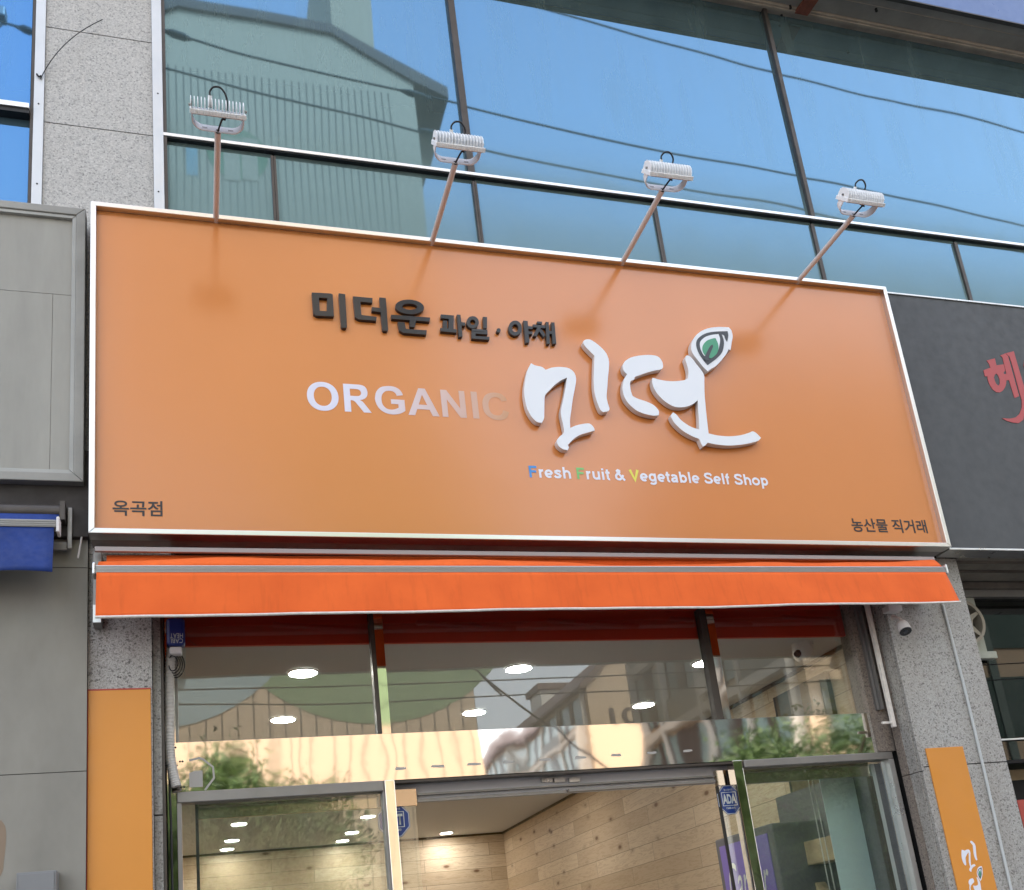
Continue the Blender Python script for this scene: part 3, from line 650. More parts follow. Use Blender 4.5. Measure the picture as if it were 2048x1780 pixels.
letter([[ell(885, 185, 98, 50, rot=.05), ell(885, 184, 52, 20, rot=.05)], [(758, 238), (1025, 258), (1022, 286), (762, 266)], [(885, 262), (928, 266), (922, 318), (915, 325), (890, 322), (884, 312)], [(803, 288), (850, 292), (860, 336), (1002, 345), (998, 376), (840, 363), (815, 345)]], 'black raised syllable 운')
letter([[(1097, 235), (1187, 243), (1184, 342), (1150, 338), (1152, 268), (1098, 262)], [(1112, 278), (1140, 280), (1140, 336), (1112, 334)], [(1095, 328), (1207, 338), (1205, 362), (1097, 352)], [(1207, 236), (1232, 240), (1246, 388), (1220, 392)], [(1228, 288), (1264, 292), (1264, 315), (1230, 312)]], 'small black raised syllable 과')
letter([[ell(1315, 290, 42, 42), ell(1315, 290, 18, 18)], [(1385, 252), (1413, 255), (1412, 332), (1388, 332)], [(1308, 334), (1415, 342), (1417, 374), (1334, 368), (1335, 384), (1430, 390), (1428, 410), (1308, 402), (1306, 352), (1392, 357), (1392, 356), (1308, 350)]], 'small black raised syllable 일')
letter([ell(1492, 345, 14, 15)], 'black raised round dot')
letter([[ell(1605, 330, 46, 52), ell(1605, 330, 21, 27)], [(1660, 278), (1690, 281), (1702, 428), (1675, 432)], [(1687, 316), (1724, 319), (1724, 338), (1688, 335)], [(1690, 352), (1722, 354), (1722, 373), (1692, 371)]], 'small black raised syllable 야')
letter([[(1755, 283), (1790, 286), (1788, 302), (1755, 299)], [(1726, 304), (1812, 311), (1811, 331), (1726, 324)], [(1757, 322), (1784, 324), (1750, 388), (1726, 384)], [(1764, 345), (1786, 338), (1812, 378), (1798, 394)], [(1812, 287), (1833, 289), (1842, 438), (1820, 440)], [(1850, 289), (1873, 292), (1885, 438), (1860, 440)], [(1832, 350), (1860, 352), (1861, 372), (1833, 370)]], 'small black raised syllable 채')
# raised white calligraphy
CAL = dict(
 a=[(212, 363), (240, 378), (285, 388), (312, 408), (360, 392), (420, 389), (470, 398), (505, 425), (519, 470), (512, 530), (498, 600), (487, 680), (478, 750), (480, 805), (520, 788), (570, 777), (610, 775), (638, 798), (647, 822), (600, 836), (550, 851), (510, 874), (480, 902), (465, 922), (470, 938), (462, 957), (430, 950), (398, 925), (388, 893), (405, 866), (437, 835), (432, 790), (420, 735), (415, 690), (425, 640), (440, 570), (450, 510), (457, 462), (420, 478), (375, 510), (335, 550), (308, 583), (303, 640), (302, 700), (300, 740), (285, 771), (250, 762), (215, 727), (185, 672), (168, 600), (165, 530), (175, 460), (190, 405)],
 b=[(575, 206), (610, 200), (650, 222), (690, 255), (725, 295), (743, 345), (743, 400), (738, 450), (733, 520), (728, 590), (735, 632), (747, 672), (738, 690), (706, 697), (685, 680), (660, 620), (645, 560), (640, 500), (641, 420), (643, 350), (645, 312), (612, 280), (580, 245), (567, 225)],
 c=[(862, 342), (900, 322), (960, 310), (1030, 307), (1078, 318), (1105, 348), (1113, 385), (1100, 404), (1050, 414), (1000, 428), (950, 446), (920, 458), (917, 474), (893, 484), (888, 510), (893, 550), (905, 587), (940, 605), (1000, 625), (1050, 650), (1083, 687), (1084, 718), (1050, 721), (1000, 712), (940, 690), (890, 650), (855, 605), (838, 555), (838, 510), (848, 470), (868, 438), (845, 415), (838, 388), (845, 362)],
 d=[(1042, 462), (1100, 478), (1170, 486), (1240, 482), (1275, 470), (1285, 440), (1285, 410), (1275, 370), (1264, 335), (1270, 312), (1287, 311), (1312, 330), (1340, 368), (1370, 405), (1393, 445), (1395, 500), (1396, 560), (1402, 640), (1410, 720), (1419, 800), (1424, 842), (1480, 855), (1560, 862), (1640, 855), (1700, 838), (1725, 828), (1752, 842), (1782, 873), (1760, 893), (1700, 910), (1640, 920), (1560, 925), (1480, 918), (1418, 906), (1400, 924), (1384, 932), (1370, 905), (1360, 880), (1310, 860), (1250, 825), (1200, 780), (1175, 745), (1167, 720), (1182, 698), (1205, 715), (1240, 755), (1300, 795), (1360, 816), (1357, 740), (1353, 680), (1350, 616), (1310, 645), (1260, 662), (1200, 662), (1150, 640), (1100, 600), (1060, 550), (1040, 500)],
 e=[(1418, 419), (1385, 385), (1345, 335), (1312, 290), (1305, 240), (1325, 190), (1365, 150), (1420, 125), (1490, 116), (1562, 118), (1580, 140), (1588, 180), (1582, 220), (1574, 274), (1560, 268), (1545, 300), (1510, 345), (1470, 385), (1440, 402)],
 f=[(1418, 376), (1390, 345), (1355, 290), (1340, 240), (1345, 205), (1375, 175), (1420, 155), (1480, 147), (1553, 145), (1558, 175), (1550, 217), (1537, 195), (1530, 172), (1512, 165), (1526, 200), (1528, 240), (1515, 290), (1480, 330), (1440, 360)],
 h=[(1366, 250), (1368, 215), (1400, 185), (1445, 170), (1492, 165), (1502, 200), (1496, 250), (1480, 292), (1440, 330), (1395, 312), (1375, 280)],
 i=[(1382, 275), (1386, 240), (1412, 210), (1450, 195), (1471, 192), (1488, 230), (1491, 265), (1478, 300), (1450, 325), (1435, 329), (1400, 310)],
 j=[(1392, 330), (1410, 292), (1432, 250), (1450, 236), (1454, 250), (1440, 285), (1428, 318), (1430, 345), (1405, 345)])
dep = .036; yl = yf - dep
def Z5(q, y): return P(1000 + q[0] / 3.4133, 620 + q[1] / 3.4133, y)
for k, lb in (('a', 'white calligraphy stroke shaped like an n'), ('b', 'white upright calligraphy stroke'), ('c', 'white c shaped calligraphy stroke'), ('d', 'white bowl and sweep calligraphy stroke')):
    B().prism([smooth([Z5(q, yl) for q in CAL[k]], 4, 50)], yl, yf - .006, 0, 1).build('logo_stroke', ['white_letter', 'letter_side'], sg, label=lb)
lf = B().prism([smooth([Z5(q, yl - .004) for q in CAL['e']], 4, 50)], yl - .004, yf - .006, 0, 1).build('logo_leaf', ['white_letter', 'letter_side'], sg, label='white leaf with a green heart and dark outline')
sub(lf, B().prism([smooth([Z5(q, yl - .005) for q in CAL['f']], 4, 50)], yl - .0055, yl - .0042), 'leaf_outline', 'leaf_dark')
sub(lf, B().prism([smooth([Z5(q, yl - .006) for q in CAL['h']], 4, 60)], yl - .0065, yl - .0056), 'leaf_ground', 'white_letter')
sub(lf, B().prism([smooth([Z5(q, yl - .007) for q in CAL['i']], 4, 60)], yl - .0075, yl - .0066), 'leaf_heart', 'leaf_green')
sub(lf, B().prism([smooth([Z5(q, yl - .008) for q in CAL['j']], 4, 60)], yl - .0085, yl - .0076), 'leaf_vein', 'leaf_dark')
# printed words
yp = yf - .0012
def bx(l, t, r, b, y=yp):               # left, top, right, bottom sample points in the photograph
    return (P(*l, y)[0], P(*r, y)[0], P(*b, y)[1], P(*t, y)[1])
GLY = dict(
 O=(0, [[(388 + 344 * math.copysign(abs(math.cos(a)) ** .93, math.cos(a)), 358 + 370 * math.copysign(abs(math.sin(a)) ** .93, math.sin(a))) for a in np.linspace(0, 2 * math.pi, 48, endpoint=False)], [(388 + 195 * math.copysign(abs(math.cos(a)) ** .93, math.cos(a)), 358 + 246 * math.copysign(abs(math.sin(a)) ** .93, math.sin(a))) for a in np.linspace(0, 2 * math.pi, 48, endpoint=False)]]),
 R=(778, [[(73, 0), (73, 716), (377, 716), (470, 710), (545, 682), (592, 620), (608, 540), (600, 455), (565, 385), (500, 338), (425, 316), (470, 285), (510, 242), (669, 0), (496, 0), (365, 195), (310, 268), (265, 295), (217, 299), (217, 0)], [(217, 413), (324, 413), (400, 418), (440, 440), (460, 480), (460, 525), (440, 565), (405, 588), (350, 595), (217, 595)]]),
 G=(1500, [[(403, 263), (403, 384), (714, 384), (714, 98), (640, 45), (545, 5), (420, -12), (290, 8), (170, 75), (85, 190), (46, 340), (52, 430), (80, 540), (145, 640), (235, 700), (390, 728), (520, 712), (615, 655), (665, 585), (690, 508), (546, 480), (525, 540), (470, 590), (390, 604), (300, 585), (230, 515), (195, 420), (195, 290), (230, 195), (300, 130), (395, 112), (480, 128), (567, 172), (567, 263)]]),
 A=(2278, [[(718, 0), (561, 0), (498, 163), (212, 163), (153, 0), (0, 0), (279, 716), (432, 716)], [(452, 284), (353, 549), (257, 284)]]),
 N=(3000, [[(69, 0), (69, 716), (210, 716), (503, 238), (503, 716), (637, 716), (637, 0), (492, 0), (203, 467), (203, 0)]]),
 I=(3722, [[(68, 0), (213, 0), (213, 716), (68, 716)]]),
 C=(4000, [[(531, 263), (671, 219), (620, 95), (530, 15), (400, -12), (260, 10), (140, 85), (65, 200), (46, 350), (65, 510), (140, 640), (250, 705), (400, 728), (520, 705), (610, 635), (660, 530), (517, 495), (480, 565), (420, 600), (385, 604), (290, 580), (225, 510), (194, 420), (194, 300), (225, 190), (290, 130), (380, 112), (450, 128), (500, 180)]]))
gx0, gx1 = P(614, 793, yp)[0], P(1017, 815, yp)[0]; gzb, gzt = P(693, 823, yp)[1], P(690, 767.5, yp)[1]
for ch, (adv, loops) in GLY.items():
    lp = [[(gx0 + (adv + q[0] - 44) / 4627 * (gx1 - gx0), gzb + q[1] / 716 * (gzt - gzb)) for q in (smooth(l_, 4, 42) if ch in 'RGC' else l_)] for l_ in loops]
    B().sheet(lp, yp).build('printed_letter', 'print_fade', sg, label='printed letter ' + ch + ' of the word ORGANIC fading to the right')
def _arc(cx, cy, rx, ry, a0, a1, n=14): return [(cx + rx * math.cos(math.radians(a0 + (a1 - a0) * k / n)), cy + ry * math.sin(math.radians(a0 + (a1 - a0) * k / n))) for k in range(n + 1)]
ST = {'F': (611, [[(140, 0), (140, 716)], [(140, 650), (560, 650)], [(140, 375), (510, 375)]]),
 'r': (400, [[(135, 0), (135, 525)], _arc(330, 290, 190, 165, 180, 85)]), 'e': (566, [[(90, 250), (480, 250)], _arc(285, 259, 198, 200, 0, 310)]),
 's': (556, [[(480, 390), (400, 450), (280, 465), (160, 430), (150, 350), (250, 290), (380, 240), (440, 160), (380, 75), (265, 55), (150, 75), (75, 145)]]),
 'h': (611, [[(135, 0), (135, 716)], _arc(310, 300, 175, 155, 180, 0), [(485, 310), (485, 0)]]), 'u': (611, [[(135, 525), (135, 200)], _arc(305, 205, 170, 145, 180, 360), [(475, 525), (475, 0)]]),
 'i': (278, [[(140, 0), (140, 525)], [(140, 605), (140, 725)]]), 't': (340, [[(160, 670), (160, 140)], _arc(250, 140, 90, 85, 180, 290), [(25, 465), (310, 465)]]),
 '&': (722, [[(650, 10), (420, 280), (225, 510)], [(215, 500), (195, 600), (270, 655), (355, 615), (350, 520), (290, 465)], [(280, 455), (150, 370), (90, 270), (100, 150), (190, 70), (310, 60), (430, 125), (530, 250), (570, 350)]]),
 'V': (667, [[(75, 716), (333, 60), (590, 716)]]), 'g': (611, [_arc(290, 265, 180, 195, 0, 360, 22), [(475, 525), (475, 0)], _arc(285, -20, 190, 125, 0, -150)]),
 'a': (566, [[(95, 395), (180, 460), (310, 458), (405, 415), (420, 320), (420, 60), (450, 0)], [(420, 295), (250, 270), (125, 220), (95, 130), (155, 65), (280, 65), (400, 130)]]),
 'b': (611, [[(135, 0), (135, 716)], _arc(315, 260, 178, 195, 0, 360, 22)]), 'l': (278, [[(140, 0), (140, 716)]]),
 'S': (667, [[(585, 530), (500, 630), (340, 655), (180, 620), (130, 520), (200, 420), (350, 365), (505, 310), (565, 200), (490, 90), (330, 60), (160, 90), (80, 215)]]),
 'f': (340, [[(155, 0), (155, 560)], _arc(255, 555, 100, 95, 180, 80), [(20, 465), (310, 465)]]), 'p': (611, [[(135, -200), (135, 525)], _arc(315, 260, 178, 195, 0, 360, 22)]), 'o': (611, [_arc(305, 260, 218, 200, 0, 360, 24)]), ' ': (278, [])}
def stroke(pl, w):
    pl = [np.array(q, float) for q in pl]; closed = np.linalg.norm(pl[0] - pl[-1]) < 1 and len(pl) > 3
    if closed: pl = pl[:-1]
    n = len(pl); Lf, Rt = [], []
    for k in range(n):
        a = pl[k] - pl[k - 1] if (k > 0 or closed) else pl[1] - pl[0]; b_ = pl[(k + 1) % n] - pl[k] if (k < n - 1 or closed) else pl[k] - pl[k - 1]
        a = a / np.linalg.norm(a); b_ = b_ / np.linalg.norm(b_); t_ = (a + b_) / max(np.linalg.norm(a + b_), .2)
        nn_ = np.array([-t_[1], t_[0]]); sc = w / 2 / max(.55, abs(np.dot(nn_, np.array([-a[1], a[0]]))))
        Lf.append(pl[k] + nn_ * sc); Rt.append(pl[k] - nn_ * sc)
    return Lf, Rt, closed
SLG = 'Fresh Fruit & Vegetable Self Shop'
tot = sum(ST[c][0] for c in SLG); hx0, hx1 = P(1056, 943, yp)[0], P(1536, 958, yp)[0]; hzb, hzt = P(1062, 954.5, yp)[1], P(1062, 931.5, yp)[1]
adv = 0; slb = {'print_white': B(), 'print_blue': B(), 'print_green': B(), 'print_yellow': B()}
for ci, ch in enumerate(SLG):
    b_ = slb[{0: 'print_blue', 6: 'print_green', 14: 'print_yellow'}.get(ci, 'print_white')]
    for si, pl in enumerate(ST[ch][1]):
        Lf, Rt, cl = stroke(pl, 172 if ch == 'V' else 138); n = len(Lf); f_ = lambda q: (hx0 + (adv + q[0]) / tot * (hx1 - hx0), yp - .00025 * si, hzb + q[1] / 716 * (hzt - hzb))
        b_.add([f_(q) for q in Lf] + [f_(q) for q in Rt], [(k, (k + 1) % n, n + (k + 1) % n, n + k) for k in range(n if cl else n - 1)])
    adv += ST[ch][0]
slo = slb['print_white'].build('printed_slogan', 'print_white', sg, label='white printed English slogan with three coloured initials')
for k in ('print_blue', 'print_green', 'print_yellow'): sub(slo, slb[k], 'coloured_initial', k, label={'print_blue': 'blue initial F', 'print_green': 'green initial F', 'print_yellow': 'yellow initial V'}[k])
text_part('printed_branch_name', sg, '옥곡점', bx((225, 1018), (275, 1001), (325, 1018), (275, 1032)), yp, ['print_black'], bold=.018)
text_part('printed_trade_line', sg, '농산물 직거래', bx((1703, 1050), (1780, 1038), (1853, 1052), (1780, 1065)), yp, ['print_black'], bold=.018)

# ================================================================== sign lamps
def make_lamp(x, z):
    t = thing('sign_lamp', 'white finned floodlight', 'lamp', (x, yS, z), 'floodlights on arms above the orange sign')
    yt = yS - .487; zp = z
    B().tube([(x, yS + .06, z), (x, yt, zp)], .0125, 14).build('arm', 'pole_paint', t)
    W = .098
    # U strap: flat bottom on the arm, rounded corners, two upright ears
    AD = Vector((0, -.97, .25)).normalized(); BD = Vector((0, .25, .97)).normalized(); o0 = Vector((x, yt + .004, zp + .0135)); hw_ = .019
    def sp_(u, h, wd): return tuple(o0 + Vector((u, 0, 0)) + AD * h + BD * wd)
    prof = [(-W + .045 - .045 * math.cos(math.pi / 2 * k / 8), .045 - .045 * math.sin(math.pi / 2 * k / 8)) for k in range(9)]
    left = [(-W, .092)] + prof; line = left + [(-p[0], p[1]) for p in reversed(left)]
    b = B(); n = len(line); vs = []; inner = []
    for (u, h) in line:
        sxx = 1 - .0035 / W
        vs += [sp_(u, h, -hw_), sp_(u, h, hw_)]; inner += [sp_(u * sxx, h + .003, -hw_), sp_(u * sxx, h + .003, hw_)]
    fs = []
    for i in range(n - 1):
        fs += [(2 * i, 2 * i + 1, 2 * i + 3, 2 * i + 2), (2 * n + 2 * i, 2 * n + 2 * i + 2, 2 * n + 2 * i + 3, 2 * n + 2 * i + 1), (2 * i, 2 * i + 2, 2 * n + 2 * i + 2, 2 * n + 2 * i), (2 * i + 1, 2 * n + 2 * i + 1, 2 * n + 2 * i + 3, 2 * i + 3)]
    b.add(vs + inner, fs)
    br = b.build('bracket', 'white_paint', t)
    for u in (-.052, .052): s = B(); s.hexa([sp_(u - .013, .0032, -.0035), sp_(u + .013, .0032, -.0035), sp_(u + .013, .0032, .0035), sp_(u - .013, .0032, .0035)], [sp_(u - .013, .0038, -.0035), sp_(u + .013, .0038, -.0035), sp_(u + .013, .0038, .0035), sp_(u - .013, .0038, .0035)]); sub(br, s, 'bracket_slot', 'alu_grey')
    # head: lens faces the sign and down, fins stand out to the street
    nrm = Vector((0, .75, -.66)).normalized(); fin = -nrm; u_ = Vector((0, .66, .75)).normalized()
    c0 = o0 + AD * .080 - fin * .006
    def pt(a, d, f): return tuple(c0 + Vector((a, 0, 0)) + u_ * d + fin * f)
    def hbox(b, a0, a1, d0, d1, f0, f1, mi=0):
        b.hexa([pt(a0, d0, f0), pt(a1, d0, f0), pt(a1, d1, f0), pt(a0, d1, f0)], [pt(a0, d0, f1), pt(a1, d0, f1), pt(a1, d1, f1), pt(a0, d1, f1)], mi)
    D = .052; hw = .104
    b = B(); hbox(b, -hw, hw, -D, D, -.014, .003)
    for k in range(16): hbox(b, -hw + .018 + k * (2 * hw - .036) / 15.5, -hw + .018 + k * (2 * hw - .036) / 15.5 + .0065, -D - .003, -D, -.013, .002)
    b.build('head', 'white_paint', t, bevel=.001)
    b = B(); hbox(b, -hw + .008, hw - .008, -D + .008, D - .008, -.0165, -.0141); b.build('lens', 'ac_light', t)
    b = B()
    for k in range(16):
        a = -hw + .004 + k * (2 * hw - .008) / 15.4
        pr = [(-D + .004, .0022), (-D + .008, .020), (-D + .022, .034), (-.01, .042), (.02, .042), (D - .012, .034), (D - .003, .0022)]
        v0 = [pt(a - .0011, d, f) for d, f in pr]; v1 = [pt(a + .0011, d, f) for d, f in pr]; nn = len(pr)
        b.add(v0 + v1, [tuple(range(nn)), tuple(range(2 * nn - 1, nn - 1, -1))] + [(i, (i + 1) % nn, nn + (i + 1) % nn, nn + i) for i in range(nn)])
    b.build('cooling_fins', 'white_paint', t)
    for sgn in (-1, 1): B().tube([pt(sgn * (hw - .003), 0, .012), pt(sgn * (hw + .004), 0, .012)], .005, 10).build('pivot_bolt', 'alu_grey', t)
    g0 = Vector(pt(-.028, .03, .038)); g1 = Vector(pt(-.028, .032, .050))
    B().tube([g0 - fin * .03, g1], .0075, 12).build('cable_gland', 'white_paint', t)
    tip = Vector((x, yt - .002, zp)); q = Vector(pt(.035, .02, .05))
    pts = [g1, g1 + fin * .014 + u_ * .006, Vector(pt(-.014, .038, .080)), Vector(pt(.012, .042, .080)), Vector(pt(.032, .04, .055)), Vector(pt(.036, .06, .02)), Vector(pt(.030, .058, -.014)), Vector(pt(.026, .0, -.024)), tip + Vector((.016, -.05, .012)), tip + Vector((.004, -.014, .003)), tip + Vector((0, .004, 0))]
    sp = []
    PPs = [np.array(p) for p in pts]
    for i in range(len(PPs) - 1):
        p0, p1, p2, p3 = PPs[max(i - 1, 0)], PPs[i], PPs[i + 1], PPs[min(i + 2, len(PPs) - 1)]
        for k in range(5):
            tt = k / 5; sp.append(tuple(.5 * (2 * p1 + (p2 - p0) * tt + (2 * p0 - 5 * p1 + 4 * p2 - p3) * tt ** 2 + (3 * p1 - p0 - 3 * p2 + p3) * tt ** 3)))
    sp.append(tuple(PPs[-1])); B().tube(sp, .0038, 8).build('cable', 'black', t)
    B().cyl((x, zp), .0095, 'y', yt - .0015, yt + .001, 16).build('arm_mouth', 'black', t)
    return t
pl_ = [P(432, 437, yS)[0], P(864, 485, yS)[0], P(1245, 525, yS)[0], P(1596, 561, yS)[0]]
lz = sz1 - .012
l0 = make_lamp(pl_[0], lz); lamps = [l0]
for x in pl_[1:]:
    c = copy_tree(l0); c.location = (x, yS, lz); c.rotation_euler.z = math.radians(random.uniform(-1.2, 1.2)); lamps.append(c)
for o, lb in zip(lamps, ('white finned floodlight on the arm nearest the granite pillar, leftmost of the four', 'white finned floodlight whose head overlaps the thick dark mullion, second of the four', 'white finned floodlight above the raised letters, third of the four from the pillar', 'white finned floodlight near the dark neighbouring sign, rightmost of the four')): o['label'] = lb
B().tube([(P(1712, 566, yS + .06)[0], yS + .07, sz1 - .03), (P(1712, 566, yS + .06)[0] + .005, yS + .07, sz1 + .012)], [.012, .002], 8).build('sign_hook', 'alu_dark', sg)

# ================================================================== orange awning under the sign
aw = thing('awning', 'rolled up bright orange canvas awning with a hanging white hemmed valance under the shop sign', 'awning', (1.6, -.15, 3.2))
ab = -.19; ax0, ax1 = P(191, 1140, ab)[0], P(1892, 1140, ab)[0]
zaL, zaR = P(191, 1138, ab)[1], P(1892, 1139, ab)[1]
def zbar(x): return zaL + (zaR - zaL) * (x - ax0) / (ax1 - ax0)
def barbox(b, y0, y1, dz0, dz1, x0=ax0, x1=ax1, mi=0):
    b.hexa([(x0, y0, zbar(x0) + dz0), (x1, y0, zbar(x1) + dz0), (x1, y0, zbar(x1) + dz1), (x0, y0, zbar(x0) + dz1)],
           [(x0, y1, zbar(x0) + dz0), (x1, y1, zbar(x1) + dz0), (x1, y1, zbar(x1) + dz1), (x0, y1, zbar(x0) + dz1)], mi)
_b = B(); barbox(_b, ab, ab + .05, -.018, .016); _b.build('front_bar', 'bar_paint', aw, bevel=.003)
_b = B()
for k in range(5): barbox(_b, ab - .0018, ab + .001, -.013 + k * .0055, -.0105 + k * .0055)
_b.build('bar_groove', 'alu_grey', aw)
for s_ in (0, 1):
    x = ax0 if s_ == 0 else ax1
    B().box(x - .012 if s_ == 0 else x + .0005, x - .0005 if s_ == 0 else x + .012, ab - .004, ab + .055, zbar(x) - .022, zbar(x) + .028).build('end_cap', 'alu', aw, bevel=.006)
# canvas from the roller to the bar, slightly slack
NX = 160
def sheet_grid(rows, name, mt, parent, thick=.0015):
    b = B(); ny = len(rows); nx = len(rows[0])
    b.add([p for r_ in rows for p in r_], [(j * nx + i, j * nx + i + 1, (j + 1) * nx + i + 1, (j + 1) * nx + i) for j in range(ny - 1) for i in range(nx - 1)], 0, True)
    o = b.build(name, mt, parent); s = o.modifiers.new('thickness', 'SOLIDIFY'); s.thickness = thick; return o
xs_ = np.linspace(ax0 + .006, ax1 - .004, NX)
sl = .008 * np.sin(xs_ * 2.1 + .4) + .004 * np.sin(xs_ * 5.3 + 1) + .0015 * np.sin(xs_ * 13)
rows = []
for t_ in np.linspace(0, 1, 9):
    y = ab + .05 - .044 * t_ ** .8 + .0 * t_; rows.append([(x, ab + .10 - .085 * t_, zbar(x) + .022 + (.050 + sl[i] * .8) * (1 - t_) + math.sin(t_ * math.pi) * (.012 + sl[i])) for i, x in enumerate(xs_)])
sheet_grid(rows, 'canvas', 'awning', aw)
# valance
zvL, zvR = P(194, 1233, -.225)[1], P(1912, 1204, -.225)[1]
vx0, vx1 = P(192, 1190, -.20)[0], P(1905, 1190, -.20)[0]
rows = []
xv = np.linspace(vx0, vx1, NX)
wv = .005 * np.sin(xv * 3.7 + .6) + .0022 * np.sin(xv * 9.1) + .001 * np.sin(xv * 23 + 2)
for t_ in np.linspace(0, 1, 12):
    r_ = []
    for i, x in enumerate(xv):
        f = (x - vx0) / (vx1 - vx0); zt_ = zbar(x) - .014; zbt = zvL + (zvR - zvL) * f + .0015 * math.sin(x * 5.1)
        fl = max(0, (f - .93) / .07) ** 2 * .016
        r_.append((x + fl * t_ * .4, ab - .001 - .028 * t_ + wv[i] * t_ - fl * t_, zt_ + (zbt - zt_) * t_))
    rows.append(r_)
sheet_grid(rows, 'valance', 'awning', aw)
B().tube([(p[0], p[1] - .001, p[2]) for p in rows[-1]], .0055, 8).build('hem', 'hem', aw)
# roller housing strip and brackets on the wall
zh0 = P(1000, 1111, -.12)[1]; zh1 = P(1000, 1102.5, -.12)[1]
B().box(P(189, 1104, -.12)[0], P(1868, 1112, -.12)[0], -.12, -.105, zh0 - .0, zh1).build('roller_cover', 'roller_cover', aw, bevel=.002)
B().tube([(ax0 + .03, -.055, zaL + .075), (ax1 - .04, -.055, zaR + .075)], .036, 20).build('roller', 'awning', aw)
B().box(ax0 - .02, ax0 + .012, -.075, -.002, zaL - .17, zaL + .12).build('wall_bracket', 'alu_grey', aw, bevel=.003)
B().box(ax0 - .018, ax0 + .010, -.0815, -.0755, zaL - .17, zaL - .10).build('bracket_foot', 'alu', aw)
B().box(ax1 - .05, ax1 - .02, -.075, -.002, zaR - .10, zaR + .12).build('wall_bracket', 'alu_grey', aw, bevel=.003)
_b = B()
for k in range(5):
    x = .35 + k * .65; _b.tube([(x, -.06, zbar(x) - .01), (x + .5, ab + .07, zbar(x) - .025)], .012, 8)
_b.build('folding_arm', 'alu_grey', aw)

# ================================================================== left neighbour's things
os_ = thing('blank_sign_box', 'blank weathered grey sign box with a dull aluminium frame beside the orange sign', 'sign', (-1, -.08, 3.4))
yo = -.10; ox1 = P(169, 700, yo)[0]; oz0, oz1 = P(160, 963, yo)[1], P(160, 416, yo)[1]; ow = .036
_b = B(); rim(_b, -4.2, ox1, oz0, oz1, ow, yo, -.035); _b.build('sign_frame', 'old_frame', os_, bevel=.003)
_b = B(); rim(_b, -4.2 + ow, ox1 - ow, oz0 + ow, oz1 - ow, .016, yo + .006, -.035); _b.build('inner_frame', 'old_trim', os_, bevel=.002)
zq = P(90, 586, yo + .02)[1]; xq_ = P(96, 900, yo + .02)[0]; xq2 = P(105, 620, yo + .02)[0]
_b = B().box(-4.1, ox1 - ow - .012, yo + .026, -.036, oz0 + ow + .012, oz1 - ow - .012, 1)
_b.box(-4.1, xq2 - .001, yo + .022, yo + .0255, oz0 + ow + .013, zq - .001).box(xq2 + .001, ox1 - ow - .013, yo + .022, yo + .0255, oz0 + ow + .013, zq - .001).box(-4.1, ox1 - ow - .013, yo + .022, yo + .0255, zq + .001, oz1 - ow - .013)
_b.build('sign_panel', ['old_sign', 'alu_grey'], os_)
ba = thing('awning', 'rolled up blue canvas awning with a hanging valance under the blank grey sign', 'awning', (-1, -.16, 3.2))
yb_ = -.20; bx1 = P(112, 1045, yb_)[0]
zb0, zb1 = P(60, 1053, yb_)[1], P(60, 1038, yb_)[1]
B().box(-4, bx1, yb_, yb_ + .045, zb0, zb1).build('front_bar', 'alu_grey', ba, bevel=.002)
_b = B()
for k in range(3): _b.box(-4, bx1, yb_ - .0018, yb_ + .001, zb0 + .005 + k * .008, zb0 + .009 + k * .008)
_b.build('bar_groove', 'soffit', ba)
B().box(bx1 + .0005, bx1 + .012, yb_ - .004, yb_ + .05, zb0 - .02, zb1 + .012).build('end_cap', 'cam_white', ba, bevel=.004)
zv = P(50, 1146, yb_ - .02)[1]; xvr = P(107, 1100, yb_)[0]
xg = np.linspace(-3.9, xvr, 120); wv = .010 * np.sin(xg * 6) + .006 * np.sin(xg * 15 + 1)
rows = [[(x, yb_ + .004 - .02 * t_ + wv[i] * t_ * 1.2 + .008 * math.sin(x * 9 + t_ * 4) * t_, zb0 + .004 + (zv + .006 * math.sin(x * 7) - zb0) * t_) for i, x in enumerate(xg)] for t_ in np.linspace(0, 1, 10)]
sheet_grid(rows, 'valance', 'blue_awning', ba)
xg = np.linspace(-3.9, P(106, 1040, yb_)[0], 60)
zt2 = P(60, 1011, -.07)[1]
rows = [[(x + .02 * (1 - t_), yb_ + .03 + .11 * (1 - t_), zb1 + .004 + (zt2 - zb1) * (1 - t_) * (1 - .15 * t_)) for x in xg] for t_ in np.linspace(0, 1, 6)]
sheet_grid(rows, 'canvas', 'blue_awning', ba)
x0, z0 = P(134, 1098, -.07); x1, z1 = P(145, 1016, -.07)
B().box(x0, x1, -.075, ycl - .031, z0, z1).box(x0 - .12, x0 - .0005, -.045, ycl - .031, z0, z0 + .035).build('wall_bracket', 'alu_grey', ba, bevel=.003)
B().box(x0 - .022, x0 - .004, -.12, -.05, z0 + .10, z1 + .005).tube([(-3.9, -.085, z1 - .03), (x0 - .023, -.085, z1 - .03)], .03, 16).build('roller_end', 'alu_dark', ba)
B().tube([P(156, 1116, -.06)[0:1] + (-.06, P(156, 1116, -.06)[1]), P(173, 1020, -.05)[0:1] + (-.05, P(173, 1020, -.05)[1])], .0035, 8).build('pull_rod', 'cam_white', ba)
x0, z0 = P(33, 1746, -.10); x1, _z = P(113, 1743, -.10)
mb = thing('meter_box', 'small dark grey metal box on the grey cladding wall', 'box', ((x0 + x1) / 2, ycl, z0 - .16))
B().box(x0, x1, -.10, ycl - .0005, z0 - .32, z0).build('case', 'meter_box', mb, bevel=.003)
B().box(x0 + .006, x1 - .006, -.104, -.1003, z0 - .314, z0 - .006).build('cover', 'meter_box', mb, bevel=.002)
